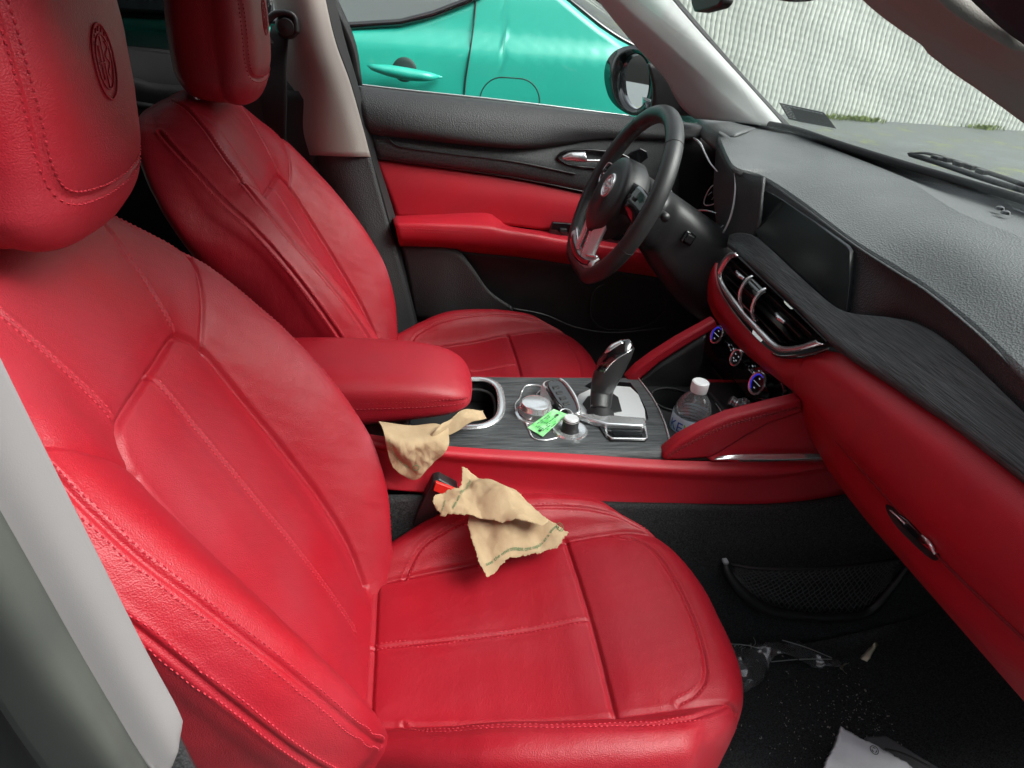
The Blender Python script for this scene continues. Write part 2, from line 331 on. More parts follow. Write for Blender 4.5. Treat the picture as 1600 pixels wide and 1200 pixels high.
def dense(G, nr, nc, powc=None):
    # spacing follows the arc length of the middle row / column so the cells stay even
    def par(Q, n):
        D = cr(Q, np.linspace(0, len(Q)-1, 600)); s = np.concatenate([[0], np.cumsum(np.linalg.norm(np.diff(D, axis=0), axis=1))]); return np.interp(np.linspace(0, s[-1], n), s, np.linspace(0, len(Q)-1, 600))
    rf = par(G[:, G.shape[1]//2], nr); cf = par(G[G.shape[0]//2], nc)
    R, Cc = np.meshgrid(rf, cf, indexing='ij'); return ev(G, R.ravel(), Cc.ravel()).reshape(nr, nc, 3), rf, cf
def normals(P, sign=1):
    a = np.gradient(P, axis=0); b = np.gradient(P, axis=1); n = np.cross(a, b); n /= np.linalg.norm(n, axis=-1)[..., None]+1e-12; return n*sign
def seg_dist(P, S):     # distance of points to a dense polyline
    d = np.full(len(P), 1e9); lo = S.min(0)-.06; hi = S.max(0)+.06; k = np.where(((P > lo) & (P < hi)).all(1))[0]
    for c in range(0, len(k), 8000):
        q = k[c:c+8000]; d[q] = np.sqrt(((P[q, None]-S[None])**2).sum(-1)).min(1)
    return d
def stitches(path, nrm, off, L=.0040, gap=.0060, wdt=.0008, lift=.0004, bvh=None):
    """two rows of little raised threads either side of a seam"""
    s = np.concatenate([[0], np.cumsum(np.linalg.norm(np.diff(path, axis=0), axis=1))]); out = []
    q = np.arange(gap, s[-1]-gap, gap)
    if len(q) < 2: return []
    P = np.stack([np.interp(q, s, path[:, k]) for k in range(3)], 1); Nn = np.stack([np.interp(q, s, nrm[:, k]) for k in range(3)], 1); Nn /= np.linalg.norm(Nn, axis=1)[:, None]
    T = np.gradient(P, axis=0); T /= np.linalg.norm(T, axis=1)[:, None]; B = np.cross(Nn, T)
    for sgn in off:
        for p, n, t, b in zip(P, Nn, T, B):
            c = p+b*sgn; e = t*L/2
            if bvh is not None: c = np.array(bvh.find_nearest(Vector(c))[0])
            V = [c-e-n*.0004, c-e*.5+b*wdt+n*lift*.4, c-e*.5+n*(lift+.0006), c-e*.5-b*wdt+n*lift*.4, c+e*.5+b*wdt+n*lift*.4, c+e*.5+n*(lift+.0006), c+e*.5-b*wdt+n*lift*.4, c+e-n*.0004]
            out.append((np.array(V), [[0, 1, 2], [0, 2, 3], [1, 4, 5, 2], [2, 5, 6, 3], [7, 5, 4], [7, 6, 5]]))
    return out
def fastmerge(parts):
    if not parts: return np.zeros((0, 3)), []
    V = np.concatenate([p[0] for p in parts]); F = []; o = 0
    for v, f in parts: F += [[i+o for i in q] for q in f]; o += len(v)
    return V, F
def padded(name, G, nr, nc, seams, parent, sign, mats, frontmask, amp=.0036, seed=1, wr=.0005, stitchname='stitching'):
    """cushioned leather surface: seams sink, the panels between them swell; seams=list of dict(kind, pts, st, puff, d)"""
    P, rf, cf = dense(G, nr, nc); N = normals(P, sign); Pf = P.reshape(-1, 3); Nf = N.reshape(-1, 3)
    paths = []
    for sm in seams:
        if sm['k'] == 'rc':
            q = resample(np.array([(a, b, 0) for a, b in sm['p']], float), 220, sm.get('lin', False)); S = ev(G, q[:, 0], q[:, 1])
        else:
            q = resample(np.array([(a, b, 0) for a, b in sm['p']], float), 220, sm.get('lin', False))
            XY = sm['proj'](Pf); ok = np.where(frontmask(Pf, Nf))[0]; S = []
            for a, b, _ in q:
                d2 = (XY[ok, 0]-a)**2+(XY[ok, 1]-b)**2; kk = ok[np.argsort(d2)[:4]]; ww = 1/(np.sqrt((XY[kk, 0]-a)**2+(XY[kk, 1]-b)**2)+1e-4); S.append((Pf[kk]*ww[:, None]).sum(0)/ww.sum())
            S = np.array(S)
            for _ in range(6): S[1:-1] = (S[:-2]+2*S[1:-1]+S[2:])/4
        paths.append(S)
    dist = [seg_dist(Pf, resample(S, 460, True)) for S in paths]
    disp = np.zeros(len(Pf)); dip = np.zeros(len(Pf))
    for d, sm in zip(dist, seams):
        k_ = sm.get('puff', 1); dip = np.maximum(dip, 0)+0; e_ = amp/k_*np.exp(-(d/(.020/k_**.7))**2); dip = (dip**3+e_**3)**(1/3)
    disp -= dip
    for d, sm in zip(dist, seams):
        disp -= sm.get('d', .0022)*np.exp(-(d/sm.get('w', .0024))**2)
        if sm.get('st'): disp += sm.get('ridge', .0008)*np.exp(-((d-.0052)/.0030)**2)
    disp += wr*noise2(Pf[:, 0]*60, Pf[:, 1]*60+Pf[:, 2]*50, seed)
    Pn = Pf+Nf*disp[:, None]
    o = obj(name, Pn, gridfaces(nr, nc) if sign < 0 else gridfaces(nr, nc)[:, ::-1], mats, parent)
    # stitching follows the displaced surface
    bvh = BVHTree.FromPolygons(Pn.tolist(), gridfaces(nr, nc).tolist()); st = []
    for S, sm in zip(paths, seams):
        if not sm.get('st'): continue
        R = resample(S, 260, True); n2 = []; p2 = []
        for p in R:
            h = bvh.find_nearest(Vector(p)); i = h[2]; r_, c_ = divmod(i, nc-1); n_ = Nf[r_*nc+c_]; n2.append(n_); p2.append(np.array(h[0]))
        p2 = np.array(p2); n2 = np.array(n2)
        for _ in range(25): p2[1:-1] = (p2[:-2]+2*p2[1:-1]+p2[2:])/4; n2[1:-1] = (n2[:-2]+2*n2[1:-1]+n2[2:])/4
        st += stitches(p2, n2, sm['st'], bvh=bvh)
    if st:
        V, F = fastmerge(st); obj(stitchname, V, F, M['stitch'], o, smooth=False)
    return o, bvh
def uvproj(P):
    q = P-HO; return np.stack([P[:, 1], q@VV], 1)
def xyproj(P): return P[:, [1, 0]]
def sym(seams, ncol):
    out = []
    for s in seams:
        out.append(s)
        if s.get('mir', 1):
            t = dict(s)
            if s['k'] == 'rc': t['p'] = [(a, ncol-b) for a, b in s['p']]
            else: t['p'] = [(-a, b) for a, b in s['p']]
            out.append(t)
    return out
D2 = (-.0042, .0042)
def emblem(parent, c, n, upv, r=.026, ry=None, m=None, name='emblem', th=.0014, red=True):
    x, y, nn = frame(n, upv); ry = ry or r; pr = []
    def pt(a, b, h=0): return np.array(c)+x*a+y*b+nn*h
    for k, q in ((1, th*1.3), (.72, th)):
        a = np.linspace(0, 2*math.pi, 40, endpoint=False); pr.append(tubeVF([pt(r*k*math.cos(t), ry*k*math.sin(t)) for t in a], q, 6, True))
    pr.append(tubeVF([pt(-.001, ry*.68), pt(-.001, -ry*.68)], th*.8, 6, n=4))
    pr.append(tubeVF([pt(-r*.62, 0), pt(-r*.08, 0)], th*1.1, 6, n=4)); pr.append(tubeVF([pt(-r*.34, ry*.45), pt(-r*.34, -ry*.45)], th*1.1, 6, n=4))
    pr.append(tubeVF([pt(r*.30, ry*.52), pt(r*.48, ry*.34), pt(r*.16, ry*.16), pt(r*.46, -ry*.06), pt(r*.16, -ry*.28), pt(r*.34, -ry*.5)], [th*1.2, th*1.2, th, th*.9, th*.7, th*.4], 6, n=40))
    for k in range(9):
        t = math.radians(20+k*17.5); pr.append(tubeVF([pt(r*.86*math.cos(t)-.001, ry*.80*math.sin(t)), pt(r*.86*math.cos(t)+.001, ry*.92*math.sin(t))], th*.8, 5, n=3))
    V, F = fastmerge(pr); return obj(name, V, F, m or M['leather'], parent)
def make_seat():
    root = things('car_seat', 'red leather front passenger seat nearest the camera with a crumpled napkin on it', 'car seat', (0, 0, 0), 'front seats')
    # ---- backrest
    G = back_grid(); fm = lambda P, N: (N@NN > .25)
    uv = lambda p, **k: dict(k='uv', p=p, proj=uvproj, **k)
    seams = sym([
        uv([(0, .455), (.08, .455), (.104, .443), (.118, .418), (.122, .36), (.125, .25), (.124, .15), (.112, .07), (.095, .01)], d=.006, w=.004),
        uv([(.116, .618), (.108, .56), (.092, .458)], st=D2, d=.0012, w=.002, puff=3),
        uv([(.205, .512), (.168, .472), (.128, .43), (.116, .412)], d=.003, w=.003, puff=1.6),
        dict(k='rc', p=[(11, 12.9), (10, 12.8), (9, 12.7), (7.3, 12.6), (6, 12.55), (5, 12.5), (4, 12.5), (3, 12.5), (2, 12.5), (1.05, 12.6)], st=(-.0058, .0058), d=.0022, w=.0022, puff=6, ridge=.0008),
        dict(k='rc', p=[(9.6, 14.0), (7, 13.5), (6, 13.5), (5, 13.5), (4, 13.5), (3, 13.5), (1.4, 13.5)], st=(-.0058, .0058), d=.0024, w=.0021, puff=6, ridge=.0013),
    ], 16)+[uv([(0, .452), (0, .3), (0, .15), (0, .03)], st=D2, d=.0014, w=.002, puff=2.2)]
    b, bb = padded('backrest', G, 520, 700, seams, root, -1, M['leather'], fm, seed=3)
    # ---- cushion
    G = cushion_grid(); fm = lambda P, N: (N[:, 2] > .2)
    xy = lambda p, **k: dict(k='uv', p=[(b_, a_) for a_, b_ in p], proj=xyproj, **k)
    seams = sym([
        xy([(-.06, .112), (.03, .122), (.10, .130), (.18, .140), (.25, .149), (.33, .152), (.375, .150), (.415, .150)], d=.0045, w=.0035),
        xy([(.0, .116), (.025, .148), (.06, .163), (.10, .172), (.18, .184), (.26, .187), (.32, .180), (.36, .166), (.392, .152)], st=D2, d=.0016, w=.002, puff=2),
        dict(k='rc', p=[(1, 13.2), (3, 13.0), (5, 13.0), (7, 13), (8.5, 13), (10.2, 13)], d=.002, w=.002, puff=2.5),
    ], 14)+[
        xy([(.248, -.148), (.252, 0), (.248, .148)], d=.005, w=.0035, mir=0),
        xy([(-.045, 0), (.10, 0), (.248, 0)], st=D2, d=.0016, w=.002, puff=2, mir=0),
        xy([(.325, -.147), (.352, -.136), (.375, -.108), (.387, -.05), (.389, 0), (.387, .05), (.375, .108), (.352, .136), (.325, .147)], st=D2, d=.002, w=.0025, puff=2, mir=0),
        xy([(-.038, -.11), (-.038, .11)], d=.004, w=.003, mir=0, puff=1.5),
    ]
    c, cb = padded('cushion', G, 460, 520, seams, root, 1, M['leather'], fm, seed=9)
    # ---- headrest: rounded block lofted from rounded sections
    secs = [(.799, -.335, -.300, .030), (.803, -.350, -.285, .060), (.813, -.366, -.270, .096), (.838, -.378, -.256, .117), (.87, -.384, -.249, .119), (.93, -.384, -.247, .121), (.99, -.380, -.250, .119), (1.04, -.370, -.258, .110), (1.06, -.36, -.27, .10), (1.07, -.34, -.29, .06), (1.073, -.325, -.305, .02)]
    rows = []
    for z, xb, xf, hw in secs:
        cx = (xb+xf)/2; hx = (xf-xb)/2; a = np.linspace(0, 2*math.pi, 160, endpoint=False); e = .46
        sx = np.sign(np.cos(a))*np.abs(np.cos(a))**e; sy = np.sign(np.sin(a))*np.abs(np.sin(a))**e
        dx = np.where(np.cos(a) > 0, .012*(1-sy**2), 0)-.012*(np.abs(sy) > .9)*0
        X_ = cx+hx*sx*(1-.10*sy**4)+dx*.6; rows.append(np.stack([X_, hw*sy, z+max(0, .875-z)*.24*np.clip((-.262-X_)/.12, 0, 1)], 1))
    R = cr(np.array(rows), np.linspace(0, len(rows)-1, 150)); nr, nc = R.shape[:2]
    Rw = np.concatenate([R[:, -1:], R, R[:, :1]], 1); Nh = np.cross(np.gradient(Rw, axis=1), np.gradient(Rw, axis=0))[:, 1:-1]; Nh /= np.linalg.norm(Nh, axis=-1)[..., None]+1e-9
    if (Nh[75, 0]@np.array([1, 0, 0])) < 0: Nh = -Nh
    Pf = R.reshape(-1, 3); Nf = Nh.reshape(-1, 3)
    tree = BVHTree.FromPolygons(Pf.tolist(), gridfaces(nr, nc, True).tolist())
    def hit(o_, d_):
        h = tree.ray_cast(Vector(o_), Vector(d_)); return np.array(h[0]) if h[0] is not None else None
    facep = [(.098, 1.05), (.100, .98), (.100, .92), (.097, .878), (.082, .857), (.04, .85), (0, .848), (-.04, .85), (-.082, .857), (-.097, .878), (-.100, .92), (-.100, .98), (-.098, 1.05)]
    fp = resample(np.array([(0, a, b_) for a, b_ in facep]), 200)
    S1 = np.array([h for h in (hit((.2, p[1], p[2]), (-1, 0, 0)) for p in fp) if h is not None])
    hs_ = [S1]
    for sg in (1, -1):
        L = [hit((-.30-.0*k, sg*.4, z), (0, -sg, 0)) for k, z in enumerate(np.linspace(1.05, .805, 80))]; hs_.append(np.array([h for h in L if h is not None]))
    disp = np.zeros(len(Pf))
    for k, S in enumerate(hs_):
        d = seg_dist(Pf, resample(S, 460, True)); disp -= (.0026 if k == 0 else .0016)*np.exp(-(d/.0024)**2)+.0022*np.exp(-(d/.014)**2)
    disp += .0006*noise2(Pf[:, 1]*60, Pf[:, 2]*60, 5)
    Pn = Pf+Nf*disp[:, None]
    h = obj('headrest', Pn, gridfaces(nr, nc, True).tolist()+[list(range(nc))[::-1], [(nr-1)*nc+i for i in range(nc)]], M['leather'], root)
    st = []
    for k, S in enumerate(hs_[:1]):
        q = resample(S, 260, True); nn = []
        for p in q:
            i = tree.find_nearest(Vector(p))[2]; i = min(i, len(Nf)-1); nn.append(Nf[(i//nc)*nc+i % nc])
        st += stitches(q-np.array(nn)*.002, np.array(nn), (-.005, .005), lift=.0012)
    V, F = fastmerge(st); obj('stitching', V, F, M['stitch'], h, smooth=False)
    eh = hit((.2, 0, .945), (-1, 0, 0)); emblem(h, (eh[0]+.0004, 0, .945), (1, 0, .03), (0, 0, 1), .021, .028, th=.0007)
    for sg in (-1, 1):
        tube('headrest_post', [(-.352, sg*.062, .86), (-.355, sg*.062, .79)], .006, M['chrome'], root, 12, n=4)
        lat('post_collar', [(0, .014), (.016, .014), (.021, .008), (.024, -.01), (.024, -.03)], (-.357, sg*.062, .797), (.3, 0, 1), M['plastic'], root, 32)
    # base
    box('seat_base', (.14, 0, .085), (.44, .36, .12), M['matte'], root, bev=.02)
    for sg in (-1, 1): box('seat_rail', (.14, sg*.17, .028), (.56, .035, .025), M['plastic'], root, bev=.004)
    return root, cb
seat, cushion_bvh = make_seat()
seat.location = (0, -.37, 0)
def copy_tree(o, parent=None):
    c_ = o.copy(); COL.objects.link(c_); c_.parent = parent
    for ch in list(o.children): copy_tree(ch, c_)
    return c_
seat2 = copy_tree(seat); seat2.location = (0, .37, 0); seat2.scale = (1, .935, 1)
seat2['label'] = "red leather driver's seat facing the steering wheel, beyond the centre armrest"
def seat_z(x, y):
    h = cushion_bvh.ray_cast(Vector((x, y+.37, 1)), Vector((0, 0, -1))); return h[0][2] if h[0] is not None else .25
# ================================================================== SETTING OUTSIDE
def asph():
    m = mat('mossy wet asphalt', (.12, .13, .13), .4, bump=[('n', 40, .6, .02)]); t = m.node_tree; n = t.nodes; b = n['Principled BSDF']
    tc = n.new('ShaderNodeTexCoord'); a = n.new('ShaderNodeTexNoise'); a.inputs['Scale'].default_value = 1.9; a.inputs['Detail'].default_value = 8; a.inputs['Roughness'].default_value = .7
    c = n.new('ShaderNodeValToRGB'); e = c.color_ramp.elements; e[0].position = .54; e[1].position = .66; e[0].color = (.105, .115, .118, 1); e[1].color = (.20, .23, .07, 1)
    e2 = c.color_ramp.elements.new(.30); e2.color = (.16, .175, .178, 1)
    t.links.new(tc.outputs['Object'], a.inputs['Vector']); t.links.new(a.outputs[0], c.inputs[0]); t.links.new(c.outputs[0], b.inputs['Base Color']); return m
V = [(-60, -60, -.4), (80, -60, -.4), (80, 80, -.4), (-60, 80, -.4)]
g = obj('ground', V, [[0, 1, 2, 3]], asph(), smooth=False); g['kind'] = 'structure'
# ribbed sheet wall behind the parking place
xs = np.arange(1.5, 17, .0104); zs = np.linspace(-.42, 5, 240); Xg, Zg = np.meshgrid(xs, zs)
Yg = 10.15+.015*np.abs(np.sin(Xg*math.pi/.078+.35*np.sin(Zg*9)))*2+.03*noise2(Xg*1.5, Zg*1.5, 4)+.0022*np.sin(Zg*62+Xg*9)
wl = obj('ribbed_wall', np.stack([Xg, Yg, Zg], -1), gridfaces(*Xg.shape), M['wall'], solid=.05, solid_off=1); tag(wl, 'pale green white ribbed sheeting wall across the wet ground ahead', 'wall')
# weeds growing along the foot of the wall
pr_ = []
for k in range(420):
    cx = rng.choice([6.7, 7.1, 7.3, 9.35]) + rng.normal(0, .14); p = np.array([cx, 10.08-abs(rng.normal(0, .10)), -.4]); a = rng.uniform(0, 6.28); h_ = rng.uniform(.02, .09); d = np.array([math.cos(a), math.sin(a), 0])
    tip = p+d*h_*.7+np.array([0, 0, h_]); s_ = np.array([-d[1], d[0], 0])*.012
    pr_.append((np.array([p-s_*.3, p+s_*.3, p+d*h_*.3+[0, 0, h_*.6]+s_, tip, p+d*h_*.3+[0, 0, h_*.6]-s_]), [[0, 1, 2, 3, 4]]))
Vv, Ff = fastmerge(pr_); o = obj('weeds', Vv, Ff, mat('weed leaf', (.16, .22, .03), .7), smooth=False); tag(o, 'yellow green weeds and moss along the foot of the wall', 'weeds', kind='stuff')
# house with pale siding, known from reflections; placed tall and close to block low sky
hb_ = things('neighbour_house', 'pale sided house standing behind the viewer beyond the passenger side', 'house', (0, -3.9, -.4))
V, F = [], []
rows_ = []
for k in range(34):
    z0 = -.4+.15*k; V += [(-9, -3.9, z0), (9, -3.9, z0), (9, -3.875, z0), (-9, -3.875, z0), (9, -3.9, z0+.15), (-9, -3.9, z0+.15)]; o_ = len(V)-6; F += [[o_, o_+1, o_+2, o_+3], [o_+3, o_+2, o_+4, o_+5]]
obj('siding', V, F, mat('pale lap siding', (.22, .23, .24), .7), hb_, smooth=False)
for x_ in (-3.2, 0.4, 3.8):
    f_ = box('window', (x_, -3.87, 1.3), (1.1, .08, 1.4), M['white'], hb_, bev=.01); box('pane', (x_, -3.825, 1.3), (.94, .02, 1.24), M['gloss'], f_, bev=.002)
# ---- green car in the next bay
gc = things('parked_car', 'turquoise green car parked right beside the driver door', 'car', (0, 2.2, -.4))
def gy(z): return float(np.interp(z, [-.15, .2, .55, .72, .80, .845, .875, 1.0, 1.35], [1.44, 1.40, 1.40, 1.405, 1.41, 1.415, 1.44, 1.47, 1.62]))
def beltz(x): return float(np.interp(x, [-2.2, -.62, -.2, -.02, .08, .2, .32, .5], [.84, .868, .872, .895, .925, .975, 1.05, 1.3]))
_tp = [aY(845, -35, 1.52), aY(878, -4, 1.49), aY(905, 18, 1.47), aY(935, 42, 1.455), aY(965, 62, 1.45), aY(992, 76, 1.45)]
TX = [.2]+[p[0] for p in _tp]+[1.15]; TZ = [1.2]+[p[2] for p in _tp]+[.74]
xs = np.linspace(-2.35, 1.15, 260); rows = []
for f in np.linspace(0, 1, 44):
    r_ = []
    for x in xs:
        zt = min(beltz(x), 1.22 if x < .5 else 1.22); top = zt if x < .75 else float(np.interp(x, [.75, .85, 1.0, 1.15], [1.0, .90, .82, .75]))
        if x >= .30: top = min(1.2, float(np.interp(x, TX, TZ)))
        else: top = min(top, 1.2)
        z = -.15+(top+.15)*f; y = gy(z); y += .10*max(0, (x-.55)/.6)**2.2+.10*max(0, (-1.6-x)/.75)**2
        r_.append((x, y, z))
    rows.append(r_)
G = np.array(rows); obj('body_side', G, gridfaces(*G.shape[:2]), M['green_paint'], gc, solid=.03, solid_off=-1)
rear = []
for z, xr in ((-.15, 1.12), (.2, 1.22), (.5, 1.24), (.70, 1.20), (.75, 1.15)): rear.append([(xr-.0, gy(z)+.10, z), (xr+.06, 1.9, z), (xr+.06, 2.6, z), (xr, 3.05, z)])
lobj('tailgate', rear, M['green_paint'], gc, 30, 20, solid=.03)
lobj('roof', [[(-1.1, 1.62, 1.24), (-.3, 1.60, 1.30), (.3, 1.62, 1.22), (.46, 1.60, 1.09)], [(-1.1, 2.2, 1.30), (-.3, 2.2, 1.36), (.3, 2.2, 1.29), (.50, 2.2, 1.12)], [(-1.1, 2.85, 1.24), (-.3, 2.85, 1.30), (.3, 2.85, 1.22), (.46, 2.85, 1.09)]], M['green_paint'], gc, 40, 20, solid=.03)
win = []
for f in np.linspace(0, 1, 12): win.append([(x, gy(beltz(x)+(1.26-beltz(x))*f)+.004, beltz(x)+.004+(max(1.20, beltz(x)+.005)-beltz(x))*f) for x in np.linspace(-1.5, .33, 60)])
G = np.array(win); obj('window', G, gridfaces(*G.shape[:2]), mat('car window glass', (.15, .17, .17), .06, coat=1, spec=1), gc)  # grey base stands in for pale siding reflected in the pane
tube('window_trim', [(x, gy(beltz(x))-.006, beltz(x)+.004) for x in np.linspace(-1.9, .34, 70)], .011, M['gloss'], gc, 8)
tube('window_post', [(-.42, 1.445, .872), (-.40, 1.55, 1.2)], .022, M['gloss'], gc, 8, n=6)
lobj('rear_glass', [[(.46, 1.60, 1.09), (.46, 2.2, 1.13), (.46, 2.85, 1.09)], [(.95, 1.53, .83), (1.0, 2.2, .86), (.95, 2.95, .83)]], M['gloss'], gc, 20, 8, solid=.01)
tube('rear_pillar_trim', [p+np.array([.012, .02, .004]) for p in _tp], .016, M['gloss'], gc, 8, n=30, flat=.6)
P = [aY(745, 0, 1.44), aY(740, 40, gy(.88)-.001), aY(733, 90, gy(.8)-.001), aY(727, 130, gy(.72)-.001), aY(724, 175, gy(.68)-.001)]
P[0][1] = gy(P[0][2])-.001; tube('door_gap', P, .0028, M['green_dark'], gc, 6, n=30)
tube('door_gap', [(-.56, gy(z)-.001, z) for z in np.linspace(.1, .86, 20)], .0028, M['green_dark'], gc, 6)
c0 = aY(797, 152, 1.403); fl = rrect(.196, .185, .07, 8)
tube('fuel_door', [(c0[0]+a+.02*(b_), gy(c0[2]+b_)-.0012, c0[2]+b_-.035) for a, b_ in fl], .0022, M['green_dark'], gc, 6, True, n=80)
# handle: bowl and bar
c0 = aY(632, 113, 1.39)
lat('handle_bowl', [(.0, .006), (.03, .005), (.040, .002), (.044, -.002)], (c0[0], gy(c0[2])+.003, c0[2]), (0, -1, 0), M['green_dark'], gc, 40)
P = [c0+np.array([a, (-.0 if abs(a) > .1 else -.030), b_]) for a, b_ in ((-.112, .012), (-.09, .010), (-.04, .004), (.02, -.002), (.07, -.004), (.105, -.006), (.118, -.007))]
tube('handle', P, [.003, .014, .021, .023, .021, .014, .003], M['green_paint'], gc, 14, n=40, flat=.8, upv=(0, 0, 1))
for x in (-1.55, .80):
    lat('wheel', [(.0, .0), (.10, .02), (.20, .0), (.24, -.01), (.33, .0), (.345, -.06), (.345, -.2), (.30, -.22)], (x, 1.40, -.055), (0, -1, 0), M['rubber'], gc, 48)
lobj('bonnet', [[(-1.3, 1.5, .92), (-1.9, 1.46, .82), (-2.35, 1.6, .6)], [(-1.3, 2.2, .95), (-1.9, 2.2, .86), (-2.45, 2.2, .6)], [(-1.3, 2.95, .92), (-1.9, 3.0, .82), (-2.35, 2.85, .6)]], M['green_paint'], gc, 30, 16, solid=.03)

# ================================================================== CAR SHELL
fl = []
lobj('floor', [[(-1.7, y, z) for y, z in ()]+[(x, y, .0 + .0*x) for x in (-1.7, -.8, 0, .6)]+[(.85, y, .02), (1.02, y, .16), (1.15, y, .38), (1.18, y, .55)] for y in (-.72, -.5, -.2, .0, .3, .72)], M['carpet'], None, 90, 60)['kind'] = 'structure'
# carpeted tunnel flank below the console
tn = lobj('carpeted_tunnel', [[(-.6, -.16, .33), (0, -.155, .33), (.4, -.150, .30), (.7, -.15, .30), (1.0, -.16, .40)], [(-.6, -.17, .2), (0, -.17, .2), (.4, -.165, .18), (.7, -.17, .17), (1.02, -.18, .3)], [(-.6, -.19, .0), (0, -.19, .0), (.4, -.19, .0), (.7, -.20, .0), (1.03, -.21, .1)]], M['carpet'], None, 60, 30, solid=.01)
tag(tn, 'black carpeted tunnel side under the red centre console', 'carpet')
# roof with headliner
rf = things('car_roof', 'grey headliner roof shell above the seats', 'roof', (0, 0, 1.15))
lobj('headliner', [[(.30, y, 1.105+.02*(1-(y/.6)**2)), (.0, y, 1.155+.025*(1-(y/.6)**2)), (-.5, y, 1.165+.025*(1-(y/.6)**2)), (-1.3, y, 1.12+.02*(1-(y/.6)**2))] for y in np.linspace(-.56, .56, 9)], M['taupe'], rf, 30, 30, solid=.03, solid_off=1)
bn = things('bonnet', 'dark grey bonnet of the car beyond the windscreen', 'bonnet', (1.5, 0, .55))
lobj('bonnet_panel', [[(1.16, y, .63-.05*(y/.8)**2), (1.5, y, .60-.06*(y/.8)**2), (1.95, y, .50-.08*(y/.8)**2), (2.15, y*.95, .36-.05*(y/.8)**2)] for y in np.linspace(-.8, .8, 9)], mat('dark grey car paint', (.03, .032, .035), .3, coat=1), bn, 30, 30, solid=.01)
# far B pillar : light upper trim, black lower trim, belt
bp = things('door_pillar', 'pillar between the two driver side doors, light taupe trim above black trim', 'pillar', (-.2, .66, 0))
def slab(name, rows, m, parent, nu=30, nv=16, th=.012, **k): return lobj(name, rows, m, parent, nu, nv, solid=th, solid_off=0, **k)
slab('upper_trim', [W('Y', [(424, -40, .70), (440, 60, .70), (446, 130, .70), (448, 200, .70), (474, 240, .70)]), W('Y', [(455, -40, .655), (470, 60, .65), (490, 130, .645), (495, 200, .64), (500, 242, .64)]), W('Y', [(478, -40, .645), (497, 60, .64), (520, 130, .635), (540, 200, .63), (550, 244, .63)]), W('Y', [(497, -40, .67), (520, 60, .66), (545, 130, .655), (565, 200, .65), (577, 245, .65)])], M['taupe'], bp)
slab('lower_trim', [W('Y', [(474, 232, .69), (480, 300, .69), (500, 420, .69), (520, 560, .69)]), W('Y', [(520, 236, .645), (545, 320, .64), (575, 430, .63), (600, 560, .62)]), W('Y', [(577, 236, .652), (602, 330, .645), (628, 420, .64), (652, 520, .64)])], M['vinyl'], bp)
slab('door_seal', [W('Y', [(497, -40, .672), (520, 60, .662), (545, 130, .657), (577, 245, .652), (604, 340, .65), (652, 525, .65)]), W('Y', [(512, -40, .69), (535, 60, .685), (555, 130, .68), (585, 245, .675), (615, 340, .67), (668, 525, .67)])], M['rubber'], bp)
slab('window_frame', [W('Y', [(488, -40, .70), (540, 60, .70), (556, 130, .70)]), W('Y', [(505, -40, .715), (548, 60, .715), (560, 134, .715)])], M['rubber'], bp, 12, 4, th=.02)
bl = things('seat_belt', 'black seat belt webbing hanging from the far pillar behind the driver headrest', 'seat belt', (-.28, .62, .9))
slab('webbing', [W('Y', [(424, 40, .66), (412, 100, .64), (408, 160, .62), (424, 230, .62), (450, 300, .62)]), W('Y', [(452, 42, .64), (448, 100, .62), (448, 160, .60), (448, 230, .60), (468, 300, .60)])], M['belt'], bl, 20, 8, th=.002)
c0 = aY(448, 42, .635)
lat('belt_anchor', [(0, .02), (.016, .018), (.022, .009), (.024, -.01)], c0, (0, -1, 0), M['plastic'], bl, 32)
tube('belt_loop', [c0+np.array(q) for q in ((-.03, -.01, -.035), (-.045, -.01, -.01), (-.02, -.01, .022), (.015, -.01, .022), (.02, -.01, -.01))], .007, M['plastic'], bl, 10, n=24)
# rear driver side door and rear bench
rd = things('rear_door', 'dark rear door with window seen behind the driver headrest', 'door', (-.6, .7, .3))
slab('door_card', [W('Y', [(0, 70, .72), (180, 80, .72), (250, 86, .72), (430, 112, .72), (500, 122, .72)]), W('Y', [(0, 110, .68), (190, 125, .68), (255, 140, .68), (430, 150, .68), (500, 160, .68)]), W('Y', [(0, 160, .67), (190, 170, .67), (255, 180, .67), (430, 190, .67), (500, 200, .67)]), W('Y', [(0, 460, .70), (190, 480, .70), (255, 480, .70), (430, 500, .70), (500, 540, .70)])], M['matte'], rd, 30, 30, th=.03)
tube('armrest_edge', W('Y', [(60, 150, .63), (180, 160, .63), (225, 166, .63), (262, 172, .63)]), .008, M['plastic'], rd, 8, n=20)
slab('rear_window', [[(-.36, .735, .84), (-.8, .735, .85), (-1.3, .735, .86)], [(-.36, .64, 1.12), (-.8, .64, 1.14), (-1.25, .65, 1.12)]], M['glass_dark'], rd, 20, 4, th=.004)
tube('window_bar', [(-.36, .735, .835), (-1.4, .735, .86)], .008, M['rubber'], rd, 8, n=6)
rb = things('rear_bench', 'dark rear bench behind the front seats', 'rear seat', (-1.0, 0, 0))
box('bench_back', (-1.25, 0, .55), (.14, 1.25, .62), M['matte'], rb, bev=.04)
box('bench_cushion', (-.98, 0, .22), (.5, 1.25, .2), M['matte'], rb, bev=.04)
box('rear_wall', (-1.36, 0, .68), (.04, 1.4, 1.05), M['matte'], rb, bev=.01)
nr_ = things('rear_side_panel', 'dark passenger side rear door closing the cabin behind the seats', 'door', (-.9, -.75, .5))
box('door_card', (-.88, -.745, .5), (.9, .03, 1.3), M['matte'], nr_, bev=.01)
